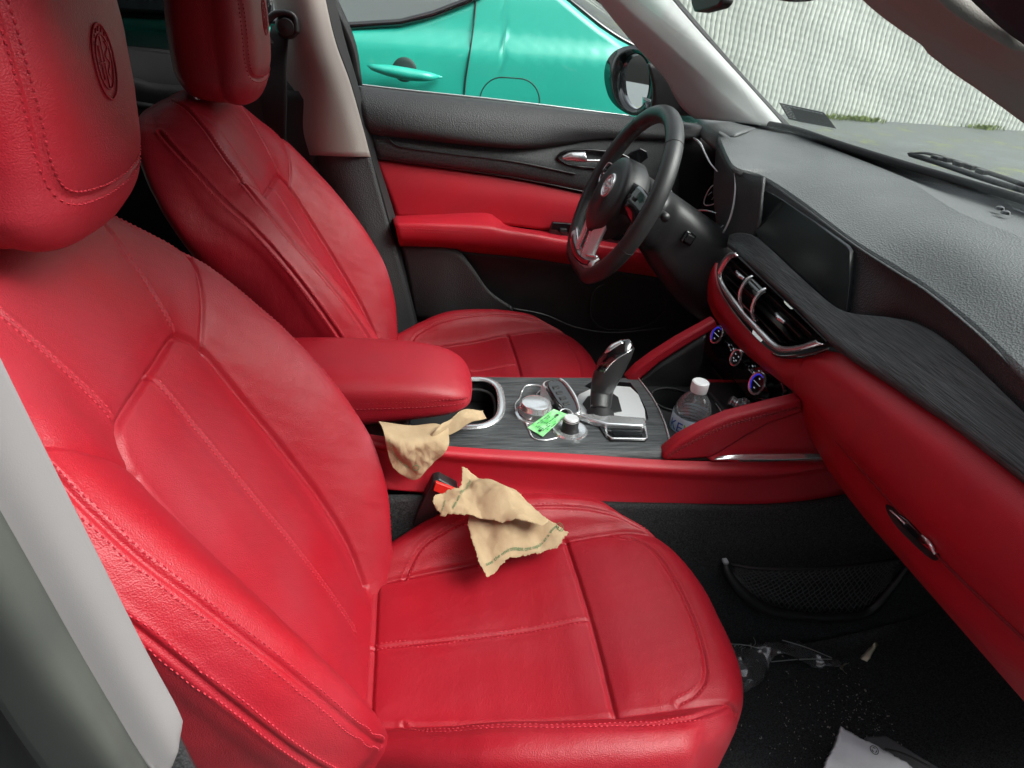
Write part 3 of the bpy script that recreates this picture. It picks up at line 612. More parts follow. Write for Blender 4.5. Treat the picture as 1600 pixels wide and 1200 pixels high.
# near B pillar in the lower left corner
nb = things('near_door_pillar', 'light grey pillar trim with black seal at the lower left edge', 'pillar', (-.2, -.76, .6))
nb.name = 'pillar_trim'; ORG[nb.name] = np.array((-.2, -.76, .6))
slab('trim_panel', [W('Y', [(-60, 430, -.735), (0, 565, -.735), (120, 810, -.735), (220, 1010, -.735), (274, 1110, -.735), (277, 1135, -.737), (262, 1196, -.74)]), W('Y', [(-60, 620, -.745), (0, 700, -.745), (110, 890, -.745), (200, 1050, -.745), (262, 1160, -.745), (262, 1190, -.745), (255, 1204, -.745)]), W('Y', [(-60, 700, -.75), (0, 800, -.75), (90, 960, -.75), (180, 1120, -.75), (232, 1195, -.75), (245, 1202, -.75), (250, 1207, -.75)])], M['trim'], nb, 50, 16, th=.006)
slab('door_seal', [W('Y', [(-60, 700, -.752), (0, 805, -.752), (90, 965, -.752), (180, 1125, -.752), (250, 1240, -.752)]), W('Y', [(-60, 860, -.765), (0, 950, -.765), (70, 1060, -.765), (140, 1150, -.765), (200, 1240, -.765)]), W('Y', [(-60, 1010, -.75), (0, 1090, -.75), (40, 1150, -.75), (90, 1220, -.75), (120, 1260, -.75)])], mat('grey seal rubber', (.05, .055, .05), .5, var=(12, (.07, .078, .066), .1)), nb, 30, 12, th=.006)
slab('pillar_base', [W('Y', [(262, 1120, -.71), (280, 1150, -.71), (300, 1190, -.71), (330, 1250, -.71)]), W('Y', [(200, 1110, -.72), (210, 1150, -.72), (240, 1220, -.72), (260, 1270, -.72)])], M['vinyl'], nb, 12, 6)
slab('pillar_shell', [W('Y', [(-80, 900, -.72), (0, 1080, -.72), (90, 1225, -.72)]), W('Y', [(-200, 1100, -.70), (-100, 1250, -.70), (0, 1400, -.70)])], M['rubber'], nb, 12, 6)
# A pillars
ap = things('front_pillar', 'light grey fabric covered pillar between driver window and windscreen', 'pillar', (.7, .6, .9))
slab('pillar_cover', [W('Y', [(915, -30, .60), (958, 25, .62), (1000, 75, .645), (1040, 120, .665), (1062, 160, .685), (1085, 182, .70)]), W('Y', [(948, -30, .575), (990, 25, .59), (1040, 75, .61), (1085, 120, .63), (1120, 160, .64), (1150, 188, .65)]), W('Y', [(990, -30, .565), (1040, 25, .58), (1090, 75, .60), (1140, 125, .62), (1175, 165, .635), (1205, 198, .645)]), W('Y', [(1022, -30, .58), (1068, 25, .595), (1112, 75, .615), (1157, 125, .635), (1198, 170, .65), (1226, 202, .66)])], M['apillar'], ap, 40, 24)
slab('glass_seal', [W('Y', [(1022, -30, .582), (1068, 25, .597), (1112, 75, .617), (1157, 125, .637), (1198, 170, .652), (1228, 204, .662)]), W('Y', [(1030, -30, .60), (1076, 25, .615), (1119, 75, .635), (1163, 125, .655), (1203, 168, .668), (1234, 200, .678)])], M['rubber'], ap, 30, 4)
slab('mirror_triangle', [W('Y', [(1012, 100, .70), (1020, 140, .70), (1015, 185, .70)]), W('Y', [(1030, 100, .70), (1045, 140, .70), (1055, 180, .70)]), W('Y', [(1034, 100, .70), (1066, 140, .70), (1095, 182, .70)])], M['plastic'], ap, 12, 12)
pa = things('front_pillar', 'taupe pillar trim crossing the upper right corner', 'pillar', (.4, -.55, 1.0))
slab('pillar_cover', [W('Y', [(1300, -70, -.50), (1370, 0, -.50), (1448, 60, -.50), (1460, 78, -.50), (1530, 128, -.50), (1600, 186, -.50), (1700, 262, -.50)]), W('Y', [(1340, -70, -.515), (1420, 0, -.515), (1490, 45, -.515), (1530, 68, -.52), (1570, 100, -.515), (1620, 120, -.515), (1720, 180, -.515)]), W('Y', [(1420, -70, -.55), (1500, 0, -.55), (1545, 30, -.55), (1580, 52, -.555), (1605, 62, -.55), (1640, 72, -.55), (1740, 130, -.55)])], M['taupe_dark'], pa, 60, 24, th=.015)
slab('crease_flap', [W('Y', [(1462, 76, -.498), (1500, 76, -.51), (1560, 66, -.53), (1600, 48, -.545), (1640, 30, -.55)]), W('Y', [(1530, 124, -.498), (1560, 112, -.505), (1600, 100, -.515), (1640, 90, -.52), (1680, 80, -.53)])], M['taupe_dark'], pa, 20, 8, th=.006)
slab('door_seal', [W('Y', [(1500, -40, -.56), (1540, 0, -.56), (1570, 28, -.56), (1610, 58, -.56), (1700, 110, -.56)]), W('Y', [(1580, -70, -.60), (1640, -20, -.60), (1670, 0, -.60), (1700, 20, -.60), (1760, 60, -.60)])], mat('blue black seal', (.012, .016, .024), .4), pa, 12, 6)
# windscreen
ws = things('windscreen', 'clear windscreen with a printed label in its lower corner', 'windscreen', (.9, 0, .8))
def wpt(y, f): # f 0 base .. 1 header
    b0 = np.array([.985-.14*(y/.65)**2-.0, y, .775]); t0 = np.array([.33-.05*(y/.6)**2, y*.87, 1.11]); return b0*(1-f)+t0*f
lobj('glass', [[wpt(y, f) for y in np.linspace(-.68, .68, 9)] for f in (0, .5, 1)], M['glass'], ws, 40, 20, solid=.004)
LBL = [aY(1217, 160, .62), aY(1287, 175, .50), aY(1307, 201, .46), aY(1233, 187, .585)]
x0 = LBL[0]; xa = LBL[1]-LBL[0]; ya = LBL[3]-LBL[0]; nL = np.cross(xa, ya); nL /= np.linalg.norm(nL); nL *= np.sign(nL[0])*-1
pobj('label', LBL, nL*.0006, mat('grey label film', (.055, .06, .06), .5), ws, bev=0)
pr_ = []
for a0, a1 in ((.04, .47), (.53, .96)):
    for k in range(8):
        f = .1+.1*k; a = a0
        while a < a1-.03:
            l = min(rng.uniform(.03, .10), a1-a); q = [x0+xa*(a)+ya*f, x0+xa*(a+l)+ya*f, x0+xa*(a+l)+ya*(f+.045), x0+xa*a+ya*(f+.045)]; pr_.append(prism([p_+nL*.0007 for p_ in q], nL*.0003)); a += l+.018
pr_.append(prism([x0+xa*.492+nL*.0007, x0+xa*.503+nL*.0007, x0+xa*.503+ya+nL*.0007, x0+xa*.492+ya+nL*.0007], nL*.0003))
for f in (0, .96): pr_.append(prism([x0+ya*f+nL*.0007, x0+xa+ya*f+nL*.0007, x0+xa+ya*(f+.03)+nL*.0007, x0+ya*(f+.03)+nL*.0007], nL*.0003))
V, F = fastmerge(pr_); obj('printed_lines', V, F, M['label_ink'], ws.children[-1], smooth=False)
rm = things('rear_view_mirror', 'black interior mirror hanging at the top edge of the windscreen', 'mirror', aX(1118, -10, .42))
P = W('X', [(1094, -30), (1098, 10), (1102, 20), (1112, 21), (1140, 14), (1147, 6), (1150, -30)], .42)
pobj('mirror_housing', P, (-.018, 0, 0), M['plastic'], rm, bev=.004)
P = W('X', [(1196, -20), (1200, -2), (1225, 2), (1250, 0), (1262, -20)], .42)
pobj('sensor_cover', P, (.018, 0, 0), M['plastic'], rm, bev=.004)

# ================================================================== DRIVER DOOR
dr = things('driver_door', "driver's door lined with black vinyl, black wood and red leather", 'door', (.2, .7, 0))
lobj('door_shell', [[(-.16, .745, z), (.4, .745, z), (1.0, .745, z)] for z in (.0, .3, .6, .752)], M['matte'], dr, 12, 8, solid=.02, solid_off=1)
slab('belt_pad', [W('Y', [(553, 136, .725), (640, 147, .725), (800, 164, .725), (985, 186, .725), (1110, 200, .725)]),
    W('Y', [(556, 143, .700), (640, 153, .700), (800, 169, .700), (985, 190, .700), (1110, 203, .70)]),
    W('Y', [(562, 165, .672), (640, 176, .668), (800, 192, .670), (930, 202, .685), (1100, 212, .69)]),
    W('Y', [(570, 192, .662), (640, 203, .655), (800, 222, .658), (920, 214, .688), (1090, 215, .69)]),
    W('Y', [(575, 207, .675), (640, 214, .672), (800, 229, .672), (880, 224, .69), (950, 213, .695), (1080, 216, .70)])], M['vinyl'], dr, 60, 30, th=.01)
slab('wood_inlay', [W('Y', [(575, 207, .692), (640, 213, .69), (800, 228, .69), (880, 222, .698), (950, 211, .70), (1070, 214, .705)]),
    W('Y', [(582, 222, .680), (640, 230, .676), (800, 248, .676), (900, 262, .682), (980, 262, .69), (1060, 250, .70)]),
    W('Y', [(588, 240, .682), (640, 248, .680), (800, 268, .680), (920, 290, .685), (1000, 300, .69), (1060, 290, .70)]),
    W('Y', [(590, 246, .695), (640, 254, .695), (800, 276, .695), (920, 300, .695), (1000, 312, .695), (1060, 310, .70)])], M['wood_dash'], dr, 60, 20, th=.008)
tube('inlay_edge', W('Y', [(604, 212, .675), (612, 222, .672), (630, 230, .671), (700, 240, .671), (800, 252, .671), (900, 272, .674)]), .0022, M['plastic'], dr, 6, n=50)
tube('trim_line', W('Y', [(586, 247, .688), (640, 254, .688), (800, 277, .688), (920, 301, .688)]), .0022, M['gloss'], dr, 6, n=50)
slab('red_panel', [W('Y', [(584, 249, .698), (640, 257, .698), (800, 280, .698), (920, 304, .698), (1060, 325, .70)]),
    W('Y', [(600, 290, .688), (660, 296, .688), (800, 312, .688), (920, 330, .69), (1060, 350, .70)]),
    W('Y', [(618, 338, .690), (660, 340, .690), (800, 352, .690), (900, 366, .69), (1060, 385, .70)])], M['leather_smooth'], dr, 50, 16, th=.01)
ar = slab('armrest', [W('Y', [(612, 340, .690), (680, 337, .690), (757, 334, .690), (778, 345, .690), (800, 357, .690), (900, 370, .69), (1060, 392, .69)]),
    W('Y', [(616, 349, .628), (680, 349, .625), (760, 352, .625), (785, 358, .632), (820, 365, .638), (900, 378, .64), (1060, 402, .64)]),
    W('Y', [(618, 355, .616), (680, 356, .612), (760, 361, .612), (800, 366, .617), (840, 371, .622), (900, 383, .63), (1060, 406, .635)]),
    W('Y', [(622, 372, .620), (680, 375, .618), (760, 382, .618), (820, 388, .624), (900, 398, .635), (1060, 422, .64)]),
    W('Y', [(625, 382, .655), (680, 386, .655), (760, 394, .655), (820, 400, .655), (900, 412, .66), (1060, 436, .66)])], M['leather_smooth'], dr, 60, 30, th=.01)
for off in (0, 4):
    P = resample(W('Y', [(622, 357+off, .611), (680, 359+off, .607), (760, 364+off, .608), (800, 369+off, .613), (840, 374+off, .618), (890, 384+off, .626)]), 260); nn = np.tile([0, -1., 0], (260, 1))
    V, F = fastmerge(stitches(P, nn, (0,), lift=.001)); obj('stitching', V, F, M['stitch_dark'], ar, smooth=False)
slab('lower_panel', [W('Y', [(625, 383, .66), (700, 388, .66), (820, 401, .66), (940, 418, .66), (1080, 440, .66)]), W('Y', [(636, 430, .672), (720, 440, .672), (860, 450, .672), (960, 470, .672), (1090, 500, .672)]), W('Y', [(650, 520, .675), (740, 530, .675), (880, 550, .675), (980, 560, .675), (1100, 590, .675)]), W('Y', [(660, 640, .67), (760, 650, .67), (900, 660, .67), (980, 700, .67), (1100, 720, .67)])], M['plastic'], dr, 40, 20, th=.01)
slab('door_pocket', [W('Y', [(628, 384, .652), (665, 382, .645), (690, 383, .64), (715, 390, .64), (740, 420, .635), (765, 455, .63), (800, 480, .62)]), W('Y', [(650, 500, .655), (680, 505, .635), (700, 508, .63), (720, 510, .63), (750, 515, .625), (780, 520, .62), (810, 525, .62)])], M['vinyl'], dr, 30, 10, th=.006)
tube('speaker_ring', W('Y', [(922, 478, .664), (928, 455, .664), (950, 441, .664), (985, 436, .664), (1020, 446, .664), (1040, 470, .664), (1030, 495, .664), (1000, 512, .664), (950, 515, .664), (926, 500, .664)]), .0022, M['vinyl'], dr, 8, True, n=80)
tube('pocket_edge', W('Y', [(800, 482, .63), (850, 492, .63), (900, 512, .63), (960, 520, .63), (1040, 512, .63)]), .003, M['plastic'], dr, 8, n=40)
# handle cup and lever
hp = W('Y', [(871, 246), (880, 238), (900, 234), (940, 236), (975, 243), (985, 255), (960, 263), (920, 262), (890, 258), (876, 252)], .677)
tube('handle_cup', hp, .0032, M['gloss'], dr, 8, True, n=80)
hpn = resample([p_+np.array([0, -.0008, 0]) for p_ in hp], 60, closed=True); cc = hpn.mean(0)+np.array([0, .016, 0])
obj('handle_bowl', np.concatenate([hpn, (hpn-hpn.mean(0))*.6+cc, cc[None]]), [[i, (i+1) % 60, 60+(i+1) % 60, 60+i] for i in range(60)]+[[60+i, 60+(i+1) % 60, 120] for i in range(60)], M['matte'], dr)
slab('door_handle', [W('Y', [(878, 245, .672), (890, 239, .668), (905, 238, .664), (914, 238, .662)]), W('Y', [(880, 248, .668), (892, 245, .662), (906, 246, .658), (917, 248, .657)]), W('Y', [(884, 251, .672), (895, 251, .668), (908, 252, .666), (919, 252, .665)])], M['chrome'], dr, 20, 8, th=.004)
tube('handle_bar', W('Y', [(900, 250, .664), (930, 251, .664), (960, 250, .668)]), .0028, M['chrome'], dr, 8, n=12)
P = W('Y', [(975, 248), (985, 237), (1000, 231), (1010, 236), (1012, 246), (1000, 256), (985, 262), (977, 256)], .684)
pobj('switch_panel', P, (0, -.004, 0), M['gloss'], dr, bev=.0015)
P = W('Y', [(855, 362), (862, 345), (900, 348), (960, 352), (990, 368), (985, 385), (900, 378)], .676)
pobj('window_switches', P, (0, -.012, 0), M['gloss'], dr, bev=.003)
for k in range(3): 
    c_ = aY(880+k*22, 360+k*2, .66); box('switch_button', c_, (.018, .008, .010), M['plastic'], dr.children[-1] if False else dr, bev=.002)
slab('window_glass', [[(-.13, .735, .80), (.3, .735, .785), (.62, .735, .765), (.80, .735, .755)], [(-.2, .69, .95), (.25, .685, .95), (.5, .685, .93), (.62, .69, .90)], [(-.24, .65, 1.08), (.1, .645, 1.1), (.25, .645, 1.08), (.33, .65, 1.05)]], M['glass'], dr, 20, 12, th=.004)
tube('glass_seal', W('Y', [(553, 134, .732), (640, 144, .732), (800, 162, .732), (985, 184, .732), (1110, 198, .732)]), .004, M['rubber'], dr, 8, n=30)
tube('chrome_strip', W('Y', [(553, 131, .748), (640, 141, .748), (800, 158, .748), (985, 181, .748)]), .0018, M['chrome'], dr, 6, n=30)
# side mirror
sm_ = things('wing_mirror', 'black wing mirror outside the driver window reflecting turquoise paint', 'mirror', aY(985, 130, .9))
def aPl(x, y, p, n): d = ray(x, y); return CAM+d*(((np.array(p)-CAM)@np.array(n))/(d@np.array(n)))
MN = (-.85, -.53, .05); MC = aY(985, 130, .88)
mo = W('Y', [(944, 118), (947, 98), (958, 82), (975, 73), (995, 72), (1012, 84), (1022, 105), (1024, 135), (1018, 160), (1006, 176), (990, 181), (970, 172), (955, 158), (947, 140)], .86)
mo = [aPl(a, b_, MC+np.array([-.004, -.004, 0]), MN) for a, b_ in [(944, 118), (947, 98), (958, 82), (975, 73), (995, 72), (1012, 84), (1022, 105), (1024, 135), (1018, 160), (1006, 176), (990, 181), (970, 172), (955, 158), (947, 140)]]
mi = [p_ for p_ in W('Y', [(962, 118), (966, 100), (976, 88), (990, 82), (1004, 88), (1013, 105), (1015, 132), (1011, 155), (1001, 169), (988, 171), (975, 162), (965, 145)], .862)]
mi = [aPl(a, b_, MC, MN) for a, b_ in [(968, 118), (971, 100), (979, 89), (992, 84), (1005, 90), (1013, 107), (1014, 132), (1010, 153), (1001, 167), (990, 170), (978, 162), (970, 145)]]
mo = resample(mo, 60, closed=True); mi = resample(mi, 60, closed=True)
k0 = int(np.argmin(np.linalg.norm(mi-mo[0], axis=1))); mi = np.roll(mi, -k0, 0)
if np.linalg.norm(mi[15]-mo[15]) > np.linalg.norm(mi[-15]-mo[15]): mi = np.roll(mi[::-1], 1, 0)
cB = mo.mean(0)+np.array([.10, .05, 0])
obj('mirror_housing', np.concatenate([mi+[.012, .01, 0], mi, mo, mo*.92+mo.mean(0)*.08+[.04, .03, 0], mo*.5+cB*.5, mo*.05+cB*.95]), gridfaces(6, 60, True), M['gloss'], sm_)
obj('mirror_glass', np.concatenate([mi+[.010, .008, 0], (mi+[.010, .008, 0]).mean(0)[None]]), [[i, (i+1) % 60, 60] for i in range(60)], mat('mirror silver', (.85, .87, .88), .01, metal=1), sm_)
slab('mirror_arm', [[aY(1012, 150, .86), aY(1030, 160, .74)], [aY(1010, 178, .86), aY(1030, 186, .74)]], M['gloss'], sm_, 6, 4, th=.03)
# ================================================================== DASHBOARD
da = things('dashboard', 'grey topped dashboard with black wood band over a red lower half', 'dashboard', (.75, 0, .6))
def ext(P, y, k=1.0):    # carry a row on to the passenger side beyond the picture
    P = list(P); d = P[-1]-P[-2]; t = (y-P[-1][1])/d[1]; P.append(P[-1]+d*t*k); return P
rA = ext([np.array((.80, .70, .772))]+W('Z', [(1160, 192, .78), (1232, 205, .782), (1300, 228, .782), (1400, 260, .782), (1500, 290, .782), (1600, 320, .782)]), -.66)
rA2 = ext([np.array((.79, .70, .768))]+W('Z', [(1160, 195, .775), (1236, 209, .772), (1300, 233, .768), (1400, 270, .768), (1500, 308, .768), (1600, 338, .768)]), -.66)
rB = ext([np.array((.76, .70, .765))]+W('Z', [(1120, 190, .776), (1178, 202, .778), (1240, 212, .778), (1300, 232, .778), (1360, 256, .776), (1416, 280, .774), (1460, 308, .773), (1504, 334, .772), (1600, 372, .771)]), -.66)
rM = ext(W('Z', [(1124, 206, .772), (1180, 226, .768), (1240, 244, .764), (1300, 276, .760), (1380, 320, .755), (1450, 362, .752), (1520, 400, .750), (1600, 446, .748)]), -.66)
rC = ext(W('Z', [(1124, 213, .764), (1138, 245, .757), (1152, 262, .750), (1193, 275, .742), (1250, 311, .732), (1330, 371, .720), (1400, 414, .712), (1450, 446, .71), (1530, 510, .706), (1600, 575, .702)]), -.66)
rC2 = [p+np.array([.000, 0, -.012]) for p in rC]; rC3 = [p+np.array([.018, 0, -.020]) for p in rC]
dt = lobj('dash_top', [rB, rM, rC], M['dashpad'], da, 140, 50)
lobj('dash_lip', [rC, [p+np.array([-.003, 0, -.006]) for p in rC], rC2, rC3], M['dashpad'], da, 140, 14)
lobj('dash_gutter', [rA, rA2, rB], M['dashpad'], da, 120, 16)
slab('defroster_band', [[p+np.array([.055, 0, -.005]) for p in rA], [p+np.array([.002, 0, .012]) for p in rA], [p+np.array([-.004, 0, .001]) for p in rA]], M['rubber'], da, 100, 8, th=.004)
for px, py in ((1562, 327), (1571, 334)):
    lat('sun_sensor', [(0, .006), (.006, .004), (.008, 0)], aZ(px, py, .776), (0, 0, 1), M['gloss'], da, 20)
# wiper resting outside at the foot of the windscreen
wi = things('wiper', 'black wiper arm lying along the foot of the windscreen', 'wiper', aZ(1480, 250, .80))
tube('wiper_arm', W('Z', [(1418, 240, .80), (1450, 240, .805), (1500, 255, .80), (1560, 275, .80), (1620, 296, .80)]), [.003, .007, .008, .008, .009], M['rubber'], wi, 8, n=40, flat=.5)
tube('wiper_blade', W('Z', [(1422, 241, .796), (1470, 256, .796), (1540, 280, .796), (1620, 304, .796)]), .005, M['plastic'], wi, 6, n=30)
for px, py in ((1463, 247), (1478, 249), (1498, 256), (1516, 261), (1534, 268)): box('bracket', aZ(px, py, .802), (.012, .02, .008), M['plastic'], wi, bev=.001)
# hood over the instruments
slab('instrument_hood', [[np.array((.82, .70, .775))]+W('Z', [(1100, 183, .778), (1140, 192, .779), (1180, 202, .778)]), W('Z', [(1056, 175, .768), (1078, 181, .770), (1110, 196, .772), (1150, 212, .774)]), W('Z', [(1058, 179, .758), (1080, 189, .756), (1101, 212, .750), (1124, 228, .742)]), W('Z', [(1058, 182, .745), (1082, 196, .742), (1103, 220, .736), (1124, 236, .728)])], M['dashpad'], da, 40, 30, th=.006)
slab('visor_side', [W('X', [(1123, 212, .70), (1138, 246, .675), (1152, 264, .66), (1172, 272, .655), (1195, 277, .66)]), W('X', [(1121, 222, .69), (1132, 252, .67), (1147, 278, .655), (1170, 292, .65), (1192, 297, .655)]), W('X', [(1120, 240, .70), (1128, 280, .68), (1140, 320, .66), (1160, 345, .655), (1182, 368, .655)]), W('X', [(1116, 300, .70), (1120, 340, .68), (1124, 365, .66), (1136, 382, .650), (1150, 388, .645)])], M['vinyl'], da, 40, 30, th=.006)
slab('instrument_bowl', [W('X', [(1000, 178, .79), (1060, 178, .79), (1110, 200, .79), (1180, 240, .77)]), W('X', [(1000, 250, .80), (1060, 250, .80), (1110, 260, .79), (1180, 290, .76)]), W('X', [(990, 320, .76), (1060, 320, .76), (1110, 330, .75), (1170, 350, .72)]), W('X', [(980, 380, .70), (1060, 380, .70), (1110, 385, .70), (1160, 390, .68)])], M['gloss'], da, 30, 24, th=.004)
P = W('X', [(1100, 318), (1108, 296), (1125, 283), (1140, 281), (1141, 290), (1130, 308), (1112, 320)], .70)
tube('gauge_ring', P, .0012, M['alu'], da, 6, True, n=60)
for a, b_ in (((1106, 305), (1112, 300)), ((1120, 296), (1124, 291)), ((1128, 290), (1133, 288)), ((1112, 312), (1128, 290)), ((1134, 284), (1137, 288))):
    tube('gauge_mark', W('X', [a, b_], .698), .0009, M['label_ink'], da, 5, n=3)
tube('silver_trim', W('X', [(1066, 218, .69), (1074, 214, .69), (1084, 216, .69), (1094, 224, .68), (1102, 240, .67), (1110, 255, .67), (1121, 268, .67)]), [.0016, .0024, .0026, .0026, .002, .0018, .001], M['alu'], da, 8, n=60)
tube('silver_trim', W('X', [(1147, 266, .65), (1149, 290, .648), (1147, 315, .646), (1141, 340, .642), (1132, 360, .64), (1122, 376, .64), (1116, 374, .64), (1118, 364, .642), (1130, 352, .648)]), [.001, .0016, .002, .002, .0022, .002, .0018, .0016, .001], M['alu'], da, 8, n=90)
tube('silver_trim', W('X', [(1070, 328, .64), (1082, 331, .64), (1092, 329, .64), (1104, 329, .645), (1119, 333, .65)]), [.0035, .003, .0024, .0022, .001], M['chrome'], da, 8, n=50)
tube('silver_trim', W('X', [(1141, 256, .67), (1136, 264, .67), (1136, 274, .67), (1143, 283, .665)]), .0012, M['alu'], da, 8, n=30)
tube('silver_trim', W('X', [(1046, 290, .62), (1050, 302, .62), (1055, 314, .615), (1056, 330, .60)]), .0016, M['alu'], da, 8, n=30)
# black fascia with the display, between dash lip and wood band
f_t = ext(W('X', [(1150, 262, .70), (1195, 280, .695), (1250, 318, .69), (1330, 378, .685), (1400, 424, .682), (1450, 456, .68), (1530, 522, .68), (1600, 590, .68)]), -.66)
f_m = ext(W('X', [(1160, 330, .675), (1188, 330, .672), (1240, 370, .67), (1325, 430, .675), (1400, 455, .686), (1450, 478, .685), (1530, 538, .682), (1600, 610, .68)]), -.66)
f_b = ext(W('X', [(1135, 375, .66), (1182, 375, .655), (1240, 425, .655), (1318, 492, .66), (1400, 503, .69), (1450, 515, .69), (1530, 575, .685), (1600, 652, .68)]), -.66)
slab('dash_fascia', [f_t, f_m, f_b], M['vinyl'], da, 120, 30, th=.004)
P = W('X', [(1196, 297, .682), (1222, 312, .680), (1270, 345, .676), (1322, 384, .672), (1327, 392, .671), (1327, 440, .662), (1322, 486, .652), (1316, 490, .651), (1296, 474, .650), (1240, 424, .648), (1186, 372, .648), (1180, 362, .650), (1186, 325, .668), (1190, 302, .680)])
pobj('display', P, (.008, 0, 0), M['screen'], da, bev=.001)
# wood band
w_t = ext(W('X', [(1142, 368, .648), (1160, 365, .648), (1186, 374, .645), (1240, 424, .645), (1296, 474, .646), (1330, 491, .652), (1390, 498, .67), (1440, 510, .68), (1500, 550, .68), (1600, 645, .672)]), -.66)
w_m = ext(W('X', [(1139, 375, .640), (1158, 380, .637), (1188, 398, .634), (1238, 446, .632), (1295, 500, .632), (1330, 523, .635), (1390, 545, .646), (1438, 566, .652), (1500, 609, .657), (1600, 696, .654)]), -.66)
w_b = ext(W('X', [(1139, 383, .632), (1154, 396, .625), (1184, 424, .622), (1236, 470, .620), (1290, 525, .620), (1330, 556, .620), (1385, 590, .626), (1430, 620, .63), (1500, 668, .635), (1600, 747, .638)]), -.66)
w_u = [p+np.array([.02, 0, -.012]) for p in w_b]
slab('wood_band', [w_t, w_m, w_b, w_u], M['wood_dash'], da, 140, 40, th=.006)
# red lower dash
r0 = ext(W('X', [(1284, 548, .628), (1330, 560, .632), (1385, 596, .636), (1430, 626, .64), (1500, 674, .645), (1600, 752, .648)]), -.66)
r1 = ext(W('X', [(1262, 562, .612), (1320, 600, .610), (1380, 650, .612), (1440, 700, .616), (1500, 750, .62), (1600, 835, .622)]), -.66)
r2 = ext(W('X', [(1246, 588, .614), (1300, 650, .612), (1360, 715, .614), (1420, 775, .618), (1500, 850, .622), (1600, 940, .624)]), -.66)
r3 = ext(W('X', [(1242, 610, .630), (1290, 668, .634), (1340, 730, .647), (1400, 795, .651), (1480, 885, .655), (1600, 1000, .657)]), -.66)
r4 = ext(W('X', [(1252, 640, .645), (1290, 700, .655), (1330, 760, .66), (1390, 830, .664), (1470, 925, .668), (1600, 1050, .67)]), -.66)
r5 = ext(W('X', [(1262, 668, .665), (1300, 735, .675), (1350, 802, .685), (1400, 860, .690), (1470, 940, .695), (1600, 1088, .70)]), -.66)
slab('lower_dash', [r0, r1, r2, r3, r4, r5], M['leather_smooth'], da, 160, 90, th=.008)
slab('dash_underside', [r5, [p+np.array([.1, 0, .01]) for p in r5], [p+np.array([.45, 0, -.05]) for p in r5]], M['matte'], da, 60, 10)
tube('glovebox_gap', W('X', [(1306, 686, .6335), (1330, 715, .635), (1400, 793, .6405), (1480, 883, .6445), (1600, 998, .6465), (1680, 1075, .648)]), .0026, M['stitch_dark'], da, 6, n=60)
tube('glovebox_gap', W('X', [(1306, 686, .6345), (1309, 706, .648), (1326, 745, .657), (1352, 792, .672)]), .0022, M['stitch_dark'], da, 6, n=40)
gh = resample(W('X', [(1384, 788, .636), (1400, 796, .638), (1430, 822, .640), (1458, 850, .640), (1468, 868, .641), (1460, 876, .643), (1440, 862, .645), (1405, 828, .645), (1388, 804, .641)]), 70, closed=True)
cg = gh.mean(0)+np.array([.018, 0, 0])
obj('latch_recess', np.concatenate([gh, gh*.7+cg*.3, cg[None]]), gridfaces(2, 70, True).tolist()+[[70+i, 70+(i+1) % 70, 140] for i in range(70)], M['matte'], da)
lt = pobj('glovebox_latch', W('X', [(1398, 800), (1416, 812), (1436, 832), (1450, 850), (1440, 850), (1418, 832), (1402, 814)], .636), (.006, 0, 0), M['gloss'], da, bev=.002)
tube('latch_edge', W('X', [(1391, 797, .636), (1403, 808, .634), (1414, 818, .634)]), .0016, M['chrome'], da, 6, n=12)
tube('latch_edge', W('X', [(1440, 836, .632), (1452, 848, .632), (1461, 866, .634)]), [.0012, .003, .002], M['chrome'], da, 6, n=16)
# red frame left of the vent and the piece running down to the console
slab('vent_surround', [W('X', [(1128, 388, .640), (1113, 398, .640), (1097, 408, .645)]), W('X', [(1122, 402, .628), (1112, 415, .626), (1098, 430, .635)]), W('X', [(1118, 425, .618), (1112, 440, .612), (1104, 458, .625)]), W('X', [(1124, 452, .612), (1118, 470, .606), (1116, 490, .622)]), W('X', [(1142, 482, .610), (1134, 500, .604), (1134, 515, .622)]), W('X', [(1166, 512, .610), (1158, 528, .604), (1160, 545, .622)]), W('X', [(1192, 538, .610), (1186, 556, .604), (1196, 575, .622)]), W('X', [(1220, 556, .612), (1218, 578, .606), (1226, 598, .620)]), W('X', [(1250, 556, .614), (1248, 580, .610), (1244, 612, .628)]), W('X', [(1290, 546, .628), (1270, 575, .612), (1250, 612, .628)])], M['leather_smooth'], da, 24, 80, th=.006)
# centre vents
vt = resample(W('X', [(1133, 396), (1150, 400), (1180, 428), (1240, 484), (1292, 536), (1272, 546), (1232, 549), (1212, 546), (1178, 512), (1150, 478), (1126, 448), (1120, 428), (1124, 408)], .612), 160, closed=True, lin=True)
vc = vt.mean(0)
def inset(P, k, dx): return P*(1-k)+P.mean(0)*k+np.array([dx, 0, 0])
obj('vent_box', np.concatenate([inset(vt, .02, .002), inset(vt, .06, .05), inset(vt, .9, .052)]), gridfaces(3, 160, True), M['matte'], da)
U = W('X', [(1150, 395), (1138, 397), (1127, 410), (1121, 428), (1126, 448), (1140, 470), (1160, 495), (1180, 517), (1205, 542), (1222, 550), (1250, 548), (1286, 538)], .607)
U2 = W('X', [(1154, 400), (1143, 404), (1134, 416), (1128, 430), (1133, 445), (1147, 465), (1166, 489), (1187, 511), (1210, 534), (1226, 542), (1250, 540), (1276, 532)], .611)
slab('vent_chrome', [U, [(a+b_)/2+np.array([-.003, 0, 0]) for a, b_ in zip(U, U2)], U2], M['chrome'], da, 120, 8, th=.003)
tube('vent_lip', W('X', [(1205, 552, .606), (1222, 558, .604), (1256, 556, .606), (1296, 545, .614)]), [.001, .003, .004, .002], M['gloss'], da, 8, n=30)
